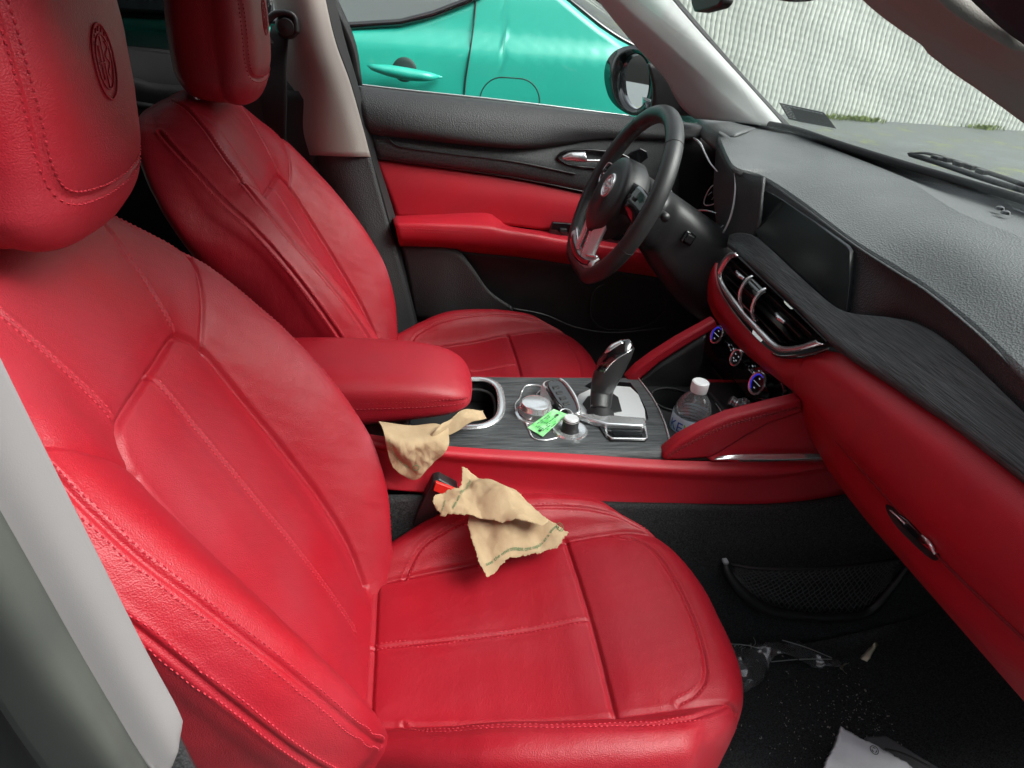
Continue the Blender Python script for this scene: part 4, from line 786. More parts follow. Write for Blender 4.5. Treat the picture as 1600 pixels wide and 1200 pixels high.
for k, (a, b_) in enumerate((((1146, 408), (1272, 524)), ((1140, 418), (1255, 528)), ((1135, 428), (1240, 533)), ((1133, 438), (1224, 536)))):
    p0, p1 = aX(*a, .622), aX(*b_, .622); V, F = prism([p0+[-.006, 0, .001], p1+[-.006, 0, .001], p1+[.012, 0, -.004], p0+[.012, 0, -.004]], (0, 0, .0018)); obj('vent_slat', V, F, M['plastic'], da, auto=30)
for a, b_ in (((1151, 424), (1163, 436)), ((1213, 490), (1226, 504))):
    p0, p1 = aX(*a, .612), aX(*b_, .612); tube('vent_tab', [p0, (p0+p1)/2+[-.003, 0, 0], p1], [.003, .0042, .003], M['chrome'], da, 8, n=10)
kc0, kc1 = aX(1166, 470, .612), aX(1196, 452, .612); kd = kc1-kc0; kl = np.linalg.norm(kd); k_ax = np.cross(aX(1240, 484, .612)-aX(1150, 400, .612), (1, 0, 0))
lt0, lt1 = aX(1170, 455, .615), aX(1193, 478, .615)
for t_, rr in ((0.06, .030), (.94, .030)): 
    q = lt0*(1-t_)+lt1*t_; tube('knob_ring', [q+np.array([-math.cos(a)*rr*.62, 0, math.sin(a)*rr]) for a in np.linspace(-1.5, 1.5, 20)], .0028, M['chrome'], da, 8)
a_ = np.linspace(-1.5, 1.5, 24)
obj('vent_roller', np.stack([np.stack([(lt0*(1-t_)+lt1*t_)+np.array([-math.cos(a)*.018, 0, math.sin(a)*.028]) for a in a_]) for t_ in (-.05, .06, .1, .5, .9, .94, 1.05)]), gridfaces(7, 24), M['gloss'], da)
# climate controls
cl = W('X', [(1100, 515), (1112, 504), (1128, 503), (1145, 517), (1188, 560), (1220, 592), (1226, 612), (1216, 630), (1196, 636), (1168, 622), (1140, 586), (1112, 548)], .640)
pobj('climate_panel', cl, (.012, 0, .004), M['gloss'], da, bev=.003)
slab('climate_back', [W('X', [(1090, 508, .66), (1150, 510, .66), (1240, 590, .65), (1256, 625, .66)]), W('X', [(1095, 545, .66), (1140, 600, .66), (1180, 640, .66), (1240, 650, .66)])], M['matte'], da, 16, 8)
nK = np.array([-.93, -.05, .30]); nK /= np.linalg.norm(nK)
for (px, py, rr, led) in ((1120, 523, .0200, 1), (1150, 559, .0172, 0), (1183, 599, .0220, 1)):
    c_ = aX(px, py, .618)
    kb = lat('climate_knob', [(0, 0), (rr*.80, 0), (rr*.78, -.001), (rr*.82, .0020), (rr*.95, .0024), (rr, 0), (rr, -.022)], c_, nK, [M['gloss'], M['chrome']], da, 48)
    me = kb.data
    for p in me.polygons:
        if 2*48 <= p.index < 5*48+48 and p.index < 5*48: p.material_index = 1
    x_, y_, n_ = frame(nK)
    if led:
        tube('lit_arc', [c_+nK*.0009+x_*rr*.74*math.cos(a)+y_*rr*.74*math.sin(a) for a in np.linspace(1.2, 4.2, 24)], .0011, M['blue_led'], kb, 6)
        tube('pointer_mark', [c_+nK*.0008-x_*rr*.5, c_+nK*.0008+x_*rr*.5], .0006, M['led'], kb, 5, n=3)
    for q in ((0, .42), (0, -.42)) if led else ((.35, .3), (-.35, .3), (0, -.4), (.3, -.2), (-.3, -.2)):
        box('icon', c_+nK*.0008+x_*rr*q[0]+y_*rr*q[1], (.0006, .0035, .0022), M['led'], kb, bev=0)
for (px, py) in ((1139, 539), (1146, 545), (1142, 547), (1171, 578), (1176, 572), (1178, 582), (1166, 572), (1186, 580)):
    box('icon', aX(px, py, .6375), (.001, .004, .0022), M['led'], da, bev=0)
for a, b_ in (((1138, 540), (1143, 547)), ((1169, 575), (1177, 585))): tube('panel_line', W('X', [a, b_], .636), .0008, M['alu'], da, 5, n=3)

# ================================================================== STEERING WHEEL
sw = things('steering_wheel', 'black leather steering wheel with silver lower spoke in front of the driver seat', 'steering wheel', (.433, .366, .68))
SC = np.array([.430, .366, .671]); SU = np.array([.394, 0, .919]); SU /= np.linalg.norm(SU); SL = np.array([0, 1., 0]); SN = np.array([-SU[2], 0, SU[0]])
def wp(a, b_, h=0): return SC+SL*a+SU*b_+SN*h
a = np.linspace(0, 2*math.pi, 120, endpoint=False); R_ = .174
rim = []; rr = []
for t in a:
    x_, y_ = R_*math.cos(t), R_*math.sin(t); y_ = max(y_, -.162+.35*abs(x_)**2*2) if y_ < -.15 else y_; rim.append(wp(x_, y_)); rr.append(.0158+.0022*math.exp(-((abs(math.degrees(t)-90)-70)/14)**2))
rim = resample(rim, 140, closed=True); V, F = tubeVF(rim, .0172, 20, True); obj('rim', V, F, M['wheel_leather'], sw)
for t in (50, 130, 200, 340): tube('rim_seam', [wp((R_+.0174*math.cos(q))*math.cos(math.radians(t)), (R_+.0174*math.cos(q))*math.sin(math.radians(t)), .0174*math.sin(q)) for q in np.linspace(0, 6.283, 24, endpoint=False)], .0006, M['matte'], sw, 5, True)
# spokes
hub = []
for rr_, h_ in ((.012, .033), (.052, .032), (.068, .0305), (.072, .028), (.0745, .026), (.0765, .020), (.078, -.012), (.066, -.028)):
    hub.append([wp(rr_*math.cos(t)*1.02, rr_*math.sin(t)*(1.0 if math.sin(t) > 0 else 1.12)-.004, h_) for t in np.linspace(0, 2*math.pi, 64, endpoint=False)])
hub = np.array(hub); obj('airbag_cover', hub, gridfaces(8, 64, True).tolist()+[list(range(64))], M['plastic'], sw)
hb = sw.children[-1]
emblem(sw, wp(0, .008, .0345), SN, tuple(SU), .023, .023, M['chrome'], 'emblem', .0013)
lat('emblem_disc', [(0, .001), (.0245, .001), (.026, -.001)], wp(0, .008, .0330), SN, M['alu'], sw, 40)
for sg in (1, -1):
    slab('spoke', [[wp(sg*.055, .040, .008), wp(sg*.11, .042, .004), wp(sg*.168, .036, .0)], [wp(sg*.055, .0, .014), wp(sg*.11, .010, .010), wp(sg*.170, .010, .0)], [wp(sg*.055, -.030, .008), wp(sg*.10, -.014, .004), wp(sg*.168, -.022, .0)]], M['gloss'], sw, 20, 12, th=.012)
    sp = sw.children[-1]
    if sg > 0: tube('spoke_trim', [wp(sg*.072, .036, .013), wp(sg*.11, .038, .011), wp(sg*.142, .032, .009), wp(sg*.134, .0, .011), wp(sg*.10, -.014, .013), wp(sg*.074, -.016, .014)], .0013, M['alu'], sw, 6, True, n=50)
    for q in ((.088, .018), (.10, .004), (.112, .020)): box('wheel_button', wp(sg*q[0], q[1], .014), (.008, .012, .008), M['plastic'], sw, R=np.stack([SN, SL, SU], 1), bev=.0015)
    slab('lower_spoke', [[wp(sg*.062, -.045, .016), wp(sg*.056, -.10, .010), wp(sg*.066, -.150, .004)], [wp(sg*.040, -.055, .026), wp(sg*.034, -.10, .018), wp(sg*.040, -.160, .010)], [wp(sg*.022, -.055, .024), wp(sg*.016, -.10, .016), wp(sg*.022, -.162, .008)]], M['alu'], sw, 20, 12, th=.008)
    tube('lower_spoke_edge', [wp(sg*.020, -.055, .027), wp(sg*.014, -.10, .020), wp(sg*.022, -.150, .013), wp(sg*.045, -.162, .010), wp(sg*.066, -.150, .007)], .0032, M['chrome'], sw, 8, n=40)
    slab('shift_paddle', [[wp(sg*.075, .06, -.022), wp(sg*.120, .065, -.024), wp(sg*.138, .05, -.024)], [wp(sg*.075, .0, -.022), wp(sg*.120, .0, -.022), wp(sg*.140, .0, -.022)], [wp(sg*.075, -.05, -.022), wp(sg*.11, -.065, -.022), wp(sg*.125, -.06, -.022)]], M['alu'], sw, 16, 12, th=.004)
lobj('lower_bridge', [[wp(x_, -.112-.020*(1-(x_/.095)**2), .010) for x_ in (-.095, -.06, 0, .06, .095)], [wp(x_, -.128-.020*(1-(x_/.095)**2), .018) for x_ in (-.100, -.06, 0, .06, .100)], [wp(x_, -.142-.018*(1-(x_/.095)**2), .012) for x_ in (-.100, -.06, 0, .06, .100)]], M['alu'], sw, 40, 12, solid=.004)
tube('bridge_edge', [wp(x_, -.112-.020*(1-(x_/.095)**2), .014) for x_ in np.linspace(-.095, .095, 24)], .0034, M['chrome'], sw, 8)
lobj('bridge_inset', [[wp(x_, -.121-.020*(1-(x_/.095)**2), .0185) for x_ in (-.085, -.05, 0, .05, .085)], [wp(x_, -.134-.019*(1-(x_/.095)**2), .0188) for x_ in (-.085, -.05, 0, .05, .085)]], M['gloss'], sw, 30, 4, solid=.002)
# column shroud and stalks
cs = things('steering_column', 'black steering column shroud behind the wheel with a square plug on its side', 'steering column', (.52, .366, .62))
def ring(h, rx, ry, dy=0, dz=0): return [SC+SL*(rx*math.copysign(abs(math.cos(t))**.6, math.cos(t)))+SU*(ry*math.copysign(abs(math.sin(t))**.6, math.sin(t))+dz)-SN*h for t in np.linspace(0, 2*math.pi, 60, endpoint=False)]
S_ = [ring(.025, .045, .045), ring(.03, .062, .058), ring(.06, .0885, .062, dz=-.005), ring(.10, .070, .066, dz=-.012), ring(.16, .085, .078, dz=-.03), ring(.24, .10, .09, dz=-.05), ring(.30, .11, .09, dz=-.06)]
Rr = cr(np.array(S_), np.linspace(0, 6, 40)); obj('column_shroud', Rr, gridfaces(40, 60, True), M['plastic'], cs)
c_ = aY(1075, 372, .285)
box('column_plug', c_, (.026, .012, .026), M['gloss'], cs, R=np.stack([-SN, SL, SU], 1), bev=.004); box('plug_face', c_+[0, -.007, 0], (.016, .006, .017), M['plastic'], cs, R=np.stack([-SN, SL, SU], 1), bev=.002)
for sg in (1, -1): tube('stalk', [SC+SL*sg*.06-SN*.05+SU*.01, SC+SL*sg*.12-SN*.045+SU*.02, SC+SL*sg*.165-SN*.035+SU*.022], [.006, .007, .009], M['plastic'], cs, 10, n=16)
slab('knee_panel', [W('X', [(880, 425, .60), (960, 418, .62), (1040, 395, .64), (1095, 405, .66)]), W('X', [(900, 470, .70), (980, 480, .72), (1050, 450, .72), (1105, 450, .70)]), W('X', [(900, 560, .95), (1000, 560, .95), (1080, 540, .90), (1120, 520, .80)])], M['matte'], cs, 20, 16)
tube('red_dash_end', W('X', [(1070, 345, .70), (1100, 352, .70), (1125, 365, .68)]), .010, M['leather_smooth'], da, 8, n=20)
box('firewall', (1.16, .0, .33), (.03, 1.5, .66), M['matte'], da, bev=.01)

# ================================================================== CENTRE CONSOLE
co = things('centre_console', 'red sided centre console topped with grey black wood', 'console', (.25, 0, .2))
def plate(name, outer, holes, z, th, m, parent, bend=None, bev=.0015):
    bm = bmesh.new(); es = []
    for L in [outer]+holes:
        vs = [bm.verts.new((p[0], p[1], z)) for p in L]; es += [bm.edges.new((vs[i], vs[(i+1) % len(vs)])) for i in range(len(vs))]
    bmesh.ops.triangle_fill(bm, edges=es, use_beauty=True, use_dissolve=False)
    for f in bm.faces:
        if f.normal.z < 0: f.normal_flip()
    V = [v.co[:] for v in bm.verts]; F = [[v.index for v in f.verts] for f in (bm.verts.index_update() or bm.faces)]; bm.free()
    V = np.array(V)
    if bend: V[:, 2] = [bend(*p[:2]) for p in V]
    return obj(name, V, F, m, parent, solid=th, solid_off=-1, smooth=False)
def cxy(c, r, n=40): return [(c[0]+r*math.cos(t), c[1]+r*math.sin(t)) for t in np.linspace(0, 2*math.pi, n, endpoint=False)]
ZP = .386
arcx = lambda y: .450-.0000-.9*(y-.03)**2
front = [(arcx(y), y) for y in np.linspace(-.112, .118, 20)]
tray = [(p[0], p[1]) for p in W('Z', [(700, 594), (735, 594), (758, 595), (775, 603), (782, 618), (783, 640), (776, 656), (758, 666), (735, 669), (700, 672)], ZP)]
tray[0] = (.03, tray[1][1]); tray[-1] = (.03, tray[-2][1])
outer = [(-.0, -.112)]+front+[(-.0, .118)]
ty = [p[1] for p in tray]; y0t, y1t = min(ty), max(ty)
U_ = [(.17 - 0, 0)]
slab_out = [(.02, y1t), (.02, .118)]+front[::-1]+[(.02, -.112), (.02, y0t)]+[p for p in tray[1:-1]][::-1]
plate('wood_plate', slab_out, [], ZP, .006, M['wood'], co)
lobj('wood_edge', [[(x_, -.112, ZP) for x_ in (.02, .2, .3)]+[(front[0][0]-.004, -.112, ZP)], [(x_, -.122, ZP-.003) for x_ in (.02, .2, .3)]+[(front[0][0]-.003, -.122, ZP-.003)], [(x_, -.129, ZP-.012) for x_ in (.02, .2, .3)]+[(front[0][0]-.004, -.129, ZP-.012)], [(x_, -.131, ZP-.025) for x_ in (.02, .2, .3)]+[(front[0][0]-.006, -.131, ZP-.025)]], M['wood'], co, 60, 20)
tube('chrome_edge', [(p[0]+.001, p[1], ZP+.001) for p in [(front[0][0]-.006, -.128)]+front], .0018, M['chrome'], co, 6, n=60)
co.children[-1].data.vertices
t3 = [(p[0], p[1], ZP+.002) for p in tray[1:-1]]
t3 = [(.05, t3[0][1], ZP+.002)]+t3+[(.05, t3[-1][1], ZP+.002)]
tube('tray_frame', t3, .0072, M['chrome'], co, 12, n=90, flat=.5)
box('tray_box', (.085, (y0t+y1t)/2, ZP-.05), (.22, y1t-y0t+.02, .006), M['matte'], co)
lobj('tray_wall', [[(p[0], p[1], ZP) for p in tray], [(p[0], p[1], ZP-.05) for p in tray]], M['plastic'], co, 60, 4, lin_u=True)
tube('tray_gasket', [(p[0]-.010*(1 if p[0] > .1 else .0), p[1]*.86, ZP-.012) for p in tray], .0035, M['rubber'], co, 8, n=60)
# red flanks
slab('side_panel', [W('Y', [(560, 678, -.131), (600, 684, -.131), (700, 699, -.131), (900, 711, -.131), (1040, 720, -.131), (1200, 722, -.131), (1300, 718, -.131)]), W('Y', [(560, 690, -.145), (600, 696, -.145), (700, 710, -.145), (900, 724, -.145), (1040, 734, -.145), (1200, 738, -.145), (1300, 726, -.145)]), W('Y', [(560, 700, -.141), (600, 706, -.141), (700, 722, -.141), (900, 738, -.141), (1040, 748, -.141), (1170, 752, -.141), (1310, 735, -.141)]), W('Y', [(560, 735, -.143), (600, 738, -.143), (700, 748, -.143), (900, 766, -.143), (1040, 776, -.143), (1170, 780, -.143), (1325, 765, -.143)]), W('Y', [(560, 758, -.152), (606, 764, -.152), (700, 772, -.152), (870, 788, -.152), (1000, 800, -.152), (1150, 807, -.152), (1250, 805, -.152), (1350, 795, -.152)])], M['leather_smooth'], co, 90, 40, th=.006)
slab('far_side_panel', [[(-.35, .118, .376), (.43, .118, .376), (.70, .125, .36)], [(-.35, .15, .33), (.43, .15, .33), (.72, .15, .33)], [(-.35, .16, .0), (.43, .16, .0), (.72, .16, .0)]], M['leather_smooth'], co, 30, 10)
pobj('knee_beam', W('Y', [(1034, 716), (1040, 708), (1062, 689), (1100, 669), (1140, 652), (1200, 637), (1254, 624), (1256, 646), (1205, 662), (1168, 682), (1130, 706), (1112, 716), (1070, 719), (1040, 720)], -.134), (0, .026, 0), M['leather'], co, bev=.006)
kb_ = co.children[-1]
P = resample(W('Y', [(1042, 714), (1064, 700), (1102, 680), (1142, 663), (1200, 648), (1252, 636)], -.1342), 200); V, F = fastmerge(stitches(P, np.tile([0, -1., 0], (200, 1)), (-.0025, .0025), lift=.0006)); obj('stitching', V, F, M['stitch_dark'], kb_, smooth=False)
tube('seam', P, .0009, M['stitch_dark'], kb_, 5)
slab('knee_panel', [W('Y', [(1100, 712, -.126), (1145, 688, -.124), (1200, 655, -.123), (1260, 636, -.123), (1280, 650, -.123)]), W('Y', [(1112, 720, -.133), (1160, 718, -.13), (1210, 716, -.13), (1270, 714, -.13), (1300, 712, -.13)])], M['leather_smooth'], co, 30, 12, th=.006)
slab('chrome_strip', [W('Y', [(1118, 716, -.140), (1132, 712, -.140), (1160, 710, -.140), (1230, 709, -.140), (1296, 709, -.140)]), W('Y', [(1116, 718, -.146), (1140, 718, -.146), (1170, 718, -.146), (1240, 718, -.146), (1298, 714, -.146)])], M['chrome'], co, 40, 6, th=.002)
pobj('far_beam', W('Y', [(978, 594), (996, 575), (1022, 556), (1060, 532), (1118, 500), (1122, 512), (1070, 542), (1030, 568), (1004, 590), (996, 600)], .112), (0, .024, 0), M['leather'], co, bev=.005)
slab('cubby_side', [W('Y', [(1000, 594, .113), (1030, 569, .113), (1070, 543, .113), (1102, 522, .113)]), W('Y', [(1000, 612, .113), (1040, 608, .113), (1070, 604, .113), (1088, 600, .113)])], M['plastic'], co, 20, 8)
slab('cubby_back', [W('X', [(1098, 510, .66), (1118, 548, .665), (1150, 588, .665), (1190, 625, .665), (1215, 640, .66)]), W('X', [(1090, 545, .645), (1110, 580, .65), (1140, 612, .65), (1170, 645, .65), (1185, 655, .65)]), [aZ(1065, 590, .374), aZ(1085, 600, .374), aZ(1110, 622, .374), aZ(1140, 658, .374), aZ(1160, 680, .374)]], M['plastic'], co, 40, 24)
cA, cB_ = (.497, .054), (.510, -.036)
plate('cup_tray', [(.435, -.13), (.60, -.13), (.68, -.12), (.70, .125), (.435, .125)], [cxy(cA, .040), cxy(cB_, .040)], .374, .004, M['plastic'], co)
for c_ in (cA, cB_):
    lat('cup_holder', [(.0405, 0), (.039, -.01), (.036, -.095), (0, -.096)], (*c_, .373), (0, 0, 1), M['matte'], co, 40)
    tube('cup_ring', [(p[0], p[1], .377) for p in cxy(c_, .042)], .0022, M['rubber'], co, 8, True)
tube('chrome_edge', W('Z', [(1118, 630, .380), (1128, 645, .380), (1135, 662, .380), (1140, 672, .380)]), .0012, M['chrome'], co, 6, n=20)
nP = np.array([-.9, .1, .42]); nP /= np.linalg.norm(nP); c_ = aX(1157, 634, .615)
lat('power_socket', [(0, .0), (.012, 0), (.016, .001), (.0175, -.002), (.0175, -.008)], c_, nP, M['chrome'], co, 40)
lat('power_plug', [(0, .022), (.008, .022), (.010, .020), (.010, .016), (.0085, .014), (.0085, .012), (.011, .010), (.011, .003), (.007, 0)], c_, (-.8, .35, .3), M['chrome'], co, 32)
# armrest
an = []
for x_, hw, z0, z1 in ((-.34, .086, .35, .47), (-.20, .090, .375, .488), (-.08, .090, .395, .490), (.02, .089, .410, .484), (.07, .085, .418, .474), (.095, .076, .425, .462), (.107, .060, .434, .450), (.110, .03, .440, .445)):
    t = np.linspace(0, 2*math.pi, 72, endpoint=False); c = np.cos(t); s_ = np.sin(t); e = .5
    yy = hw*np.sign(c)*np.abs(c)**e; zz = (z0+z1)/2+(z1-z0)/2*np.sign(s_)*np.abs(s_)**e; zz = zz+np.where(s_ > 0, .004*(1-(yy/hw)**2), 0)
    an.append(np.stack([np.full_like(t, x_)-.012*(np.abs(yy)/.09)**3, yy, zz], 1))
A = cr(np.array(an), np.linspace(0, 7, 160)); fa = gridfaces(160, 72, True).tolist()+[[159*72+i for i in range(72)]]
ct = A[:, :].reshape(-1, 3)
smz = np.stack([np.linspace(-.34, .085, 120), np.full(120, -.09), np.linspace(.445, .448, 120)], 1)
bvA = BVHTree.FromPolygons(ct.tolist(), fa)
S = []
for x_ in np.linspace(-.33, .098, 90):
    h = bvA.ray_cast(Vector((x_, -.3, .440+.014*max(0, (x_+.33)/.43)-.03*max(0, (x_-.05)/.06)**2*.3)), Vector((0, 1, 0)))
    if h[0] is not None: S.append(np.array(h[0]))
S = np.array(S); d = seg_dist(ct, resample(S, 300, True)); nn = ct-np.array([0, 0, .45]); nn[:, 0] = 0; nn /= np.linalg.norm(nn, axis=1)[:, None]+1e-9
armr = obj('armrest', ct-nn*(.0022*np.exp(-(d/.0022)**2)+.001*np.exp(-(d/.010)**2))[:, None], fa, M['leather'], co)
V, F = fastmerge(stitches(resample(S, 200), np.tile([0, -.9, .3], (200, 1)), (-.0045, .0045), lift=.0006)); obj('stitching', V, F, M['stitch_dark'], armr, smooth=False)
box('armrest_base', (-.17, 0, .30), (.36, .20, .14), M['plastic'], co, bev=.01)
# dials
def dial(name, c_, r_, h_, mats, parent, label=None): return lat(name, [(0, h_), (r_*.72, h_), (r_*.86, h_-.001), (r_*.93, h_-.004), (r_*.95, h_-.008), (r_, h_-.010), (r_, .0)], c_, (0, 0, 1), mats, parent, 64)
cD = aZ(832, 650, ZP); cD = np.array([.222, -.014, ZP])
d0 = dial('drive_mode_dial', cD, .0285, .026, M['chrome'], co); lat('dial_base', [(.030, .004), (.034, .003), (.035, 0)], cD, (0, 0, 1), M['chrome'], d0, 64)
cE = np.array([.262, .045, ZP]); d1 = dial('rotary_dial', cE, .0215, .026, M['alu'], co); lat('dial_top', [(0, .0268), (.015, .0268), (.0155, .026)], cE, (0, 0, 1), M['plastic'], d1, 48); tube('dial_ring', [(cE[0]+.008*math.cos(t), cE[1]+.008*math.sin(t), cE[2]+.0275) for t in np.linspace(0, 6.283, 30, endpoint=False)], .0012, M['chrome'], d1, 6, True)
tube('dial_base_ring', [(cE[0]+.027*math.cos(t), cE[1]+.027*math.sin(t), ZP+.001) for t in np.linspace(0, 6.283, 50, endpoint=False)], .0018, M['chrome'], d1, 6, True)
cF = aZ(890, 672, ZP); d2 = lat('volume_dial', [(0, .024), (.012, .024), (.0135, .022), (.0138, .005), (.016, 0)], cF, (0, 0, 1), M['plastic'], co, 48); lat('dial_top', [(0, .0252), (.011, .0252), (.0125, .0238), (.0138, .0205)], cF, (0, 0, 1), M['alu'], d2, 48); lat('dial_base', [(.016, .001), (.025, .003), (.029, .003), (.0305, 0)], cF, (0, 0, 1), M['chrome'], d2, 64)
P = resample(W('Z', [(815, 612), (812, 622), (805, 632), (808, 645), (818, 655), (826, 670), (833, 684), (850, 688), (872, 684)], ZP+.001), 60); tube('dial_surround', P, .0014, M['chrome'], co, 6)
tube('dial_surround', W('Z', [(815, 612), (822, 603), (838, 602), (850, 606)], ZP+.001), .0018, M['chrome'], co, 6, n=20)
# shifter surround
P = W('Z', [(893, 632), (905, 615), (925, 606), (958, 602), (985, 604), (998, 616), (1008, 640), (1009, 655), (990, 658), (940, 655), (900, 644)], ZP+.004)
pobj('shifter_plate', P, (0, 0, -.008), M['alu'], co, bev=.002)
P = W('Z', [(910, 630), (918, 619), (935, 613), (955, 612), (966, 620), (972, 642), (955, 645), (918, 641)], ZP+.0055)
pobj('shifter_inlay', P, (0, 0, -.004), M['plastic'], co, bev=.001)
P = W('Z', [(898, 646), (930, 646), (1008, 652), (1010, 660), (1005, 665), (950, 662), (925, 656)], ZP+.012)
pobj('chrome_wing', P, (0, 0, -.012), M['chrome'], co, bev=.003)
P = W('Z', [(930, 655), (1010, 664), (1013, 684), (1008, 688), (954, 687), (946, 680)], ZP+.004); pobj('display_frame', P, (0, 0, -.006), M['gloss'], co, bev=.0015)
tube('display_rim', W('Z', [(945, 662), (1008, 665), (1011, 684), (1007, 686), (956, 685), (948, 679)], ZP+.0045), .0018, M['chrome'], co, 6, True, n=80, smooth=False)
P = W('Z', [(955, 669), (1002, 670), (1004, 681), (960, 681)], ZP+.005); pobj('gear_display', P, (0, 0, -.002), M['screen'], co, bev=0)
P = W('Z', [(915, 602), (925, 596), (962, 596), (985, 598), (996, 612), (1010, 640), (1013, 655), (1006, 640), (992, 612), (975, 605), (925, 606)], ZP+.003); pobj('shifter_shadow_gap', P, (0, 0, -.004), M['gloss'], co, bev=0)  # black strip stands in for the shaded gap around the shifter plate
co.children[-1].name = 'shifter_shade_strip'
gs = things('gear_lever', 'black leather gear lever with chrome topped knob on the console', 'gear lever', (.335, .01, ZP))
c_ = aZ(938, 645, ZP+.006)
lat('lever_boot', [(.0, .018), (.012, .016), (.018, .010), (.022, .004), (.024, 0)], c_, (0, 0, 1), M['rubber'], gs, 40)
def lv(px, py, y): return aY(px, py, y)
LC = [lv(938, 640, c_[1]), lv(940, 615, .004), lv(944, 598, .006), lv(952, 580, .010), lv(964, 562, .012), lv(976, 550, .012), lv(984, 543, .012), lv(988, 540, .012)]
V, F = tubeVF(LC, [.0185, .0195, .0205, .0235, .0245, .0225, .0175, .007], 28, n=60, flat=.8, upv=(0, 1, 0)); obj('lever_grip', V, F, M['wheel_leather'], gs)
# gloss and chrome cap on the upper side of the knob
TP = [(938, 598), (941, 580), (948, 564), (960, 551), (975, 543), (985, 540)]
cap = []
for k, (px, py) in enumerate(TP):
    q = lv(px, py, .010); wv = [.005, .012, .017, .020, .019, .010][k]; T_ = lv(*TP[min(k+1, 5)], .01)-lv(*TP[max(k-1, 0)], .01); nn = np.cross(T_, (0, 1, 0)); nn /= np.linalg.norm(nn); nn *= np.sign(nn[2]) if abs(nn[2]) > .01 else 1
    if nn[0] > 0 and nn[2] < .2: nn = -nn
    cap.append([q+np.array([0, -wv, 0])+nn*.000, q+np.array([0, -wv*.6, 0])+nn*.007, q+nn*.010, q+np.array([0, wv*.6, 0])+nn*.007, q+np.array([0, wv, 0])+nn*.000])
G = cr(np.array([[x for x in r_] for r_ in cap]), np.linspace(0, 5, 30)); G = np.stack([cr(g_, np.linspace(0, 4, 16)) for g_ in G]); obj('knob_cap', G, gridfaces(*G.shape[:2]), M['gloss'], gs, solid=.003)
tube('chrome_trim', [c__[0] for c__ in cap][::1]+[cap[-1][2]]+[c__[-1] for c__ in cap][::-1], .0014, M['chrome'], gs, 8, n=80)
P = [cap[3][2]+[0, 0, .002], cap[4][2]+[0, 0, .002]]; tube('knob_button', [cap[2][2]+[0, 0, .001], cap[3][2]+[0, 0, .0022], cap[4][2]+[0, 0, .002]], [.004, .0075, .006], M['chrome'], gs, 12, n=16, flat=.45, upv=(0, 0, 1))
# ================================================================== LOOSE THINGS
# key fob with tag
kf = things('car_key', 'black and chrome car key lying on the console dials', 'car key', aZ(875, 620, ZP+.02))
k0, k1 = aZ(866, 596, ZP+.036), aZ(898, 646, ZP+.012); kd = k1-k0; L = np.linalg.norm(kd); kx = kd/L; ky = np.cross((0, 0, 1), kx); ky /= np.linalg.norm(ky); kz = np.cross(kx, ky)
def kp(a, b_, c=0): return k0+kx*a*L+ky*b_+kz*c
pobj('key_body', [kp(-.03, -.012), kp(.1, -.018), (kp(.6, -.018)), kp(.97, -.010), kp(1.02, 0), kp(.97, .010), kp(.6, .017), kp(.1, .017), kp(-.03, .010)], -kz*.012, M['gloss'], kf, bev=.002)
tube('chrome_side', [kp(-.03, .012, .0), kp(.15, .018, .0), kp(.6, .018, .0), kp(.98, .010, .0), kp(1.03, 0, 0)], [.003, .0042, .0042, .0036, .003], M['chrome'], kf, 8, n=30, flat=1.2)
for k in range(4): box('key_button', kp(.18+.17*k, -.004, .0005), (.012, .006, .0018), M['plastic'], kf, R=np.stack([ky, kx, kz], 1), bev=.0006)
rg = aZ(884, 645, ZP+.012); tube('key_ring', [rg+np.array([.011*math.cos(t), .008*math.sin(t)-.002, .004*math.sin(t)]) for t in np.linspace(0, 6.283, 30, endpoint=False)], .0009, M['chrome'], kf, 6, True)
tg = things('key_tag', 'lime green paper key tag on the wood plate beside the silver dial', 'tag', aZ(855, 660, ZP+.02))
T4 = [aZ(824, 668, ZP+.004), aZ(865, 639, ZP+.024), aZ(886, 647, ZP+.020), aZ(848, 682, ZP+.003)]
tx = T4[1]-T4[0]; tyv = T4[3]-T4[0]; tn = np.cross(tx, tyv); tn /= np.linalg.norm(tn); tn *= np.sign(tn[2])
pobj('tag_card', T4, -tn*.001, M['tag_green'], tg, bev=0); card = tg.children[-1]
def tp(a, b_, c=.0004): return T4[0]+tx*a+tyv*b_+tn*c
for a_, b_ in ((.87, .45), (.12, .62)):
    V = [tp(a_, b_, .0006)+tx/np.linalg.norm(tx)*.0028*math.cos(t)+tyv/np.linalg.norm(tyv)*.0028*math.sin(t) for t in np.linspace(0, 6.283, 16, endpoint=False)]; obj('hole', V, [list(range(16))], M['ink_black'], card)
pr_ = []
for k in range(7):
    a0 = .16
    while a0 < .78:
        l = rng.uniform(.04, .12); 
        if rng.random() < .55: pr_.append((np.array([tp(a0, .14+.11*k), tp(a0+l, .14+.11*k), tp(a0+l, .19+.11*k), tp(a0, .19+.11*k)]), [[0, 1, 2, 3]]))
        a0 += l+.03
V, F = fastmerge(pr_); obj('printed_lines', V, F, M['ink_green'], card, smooth=False)
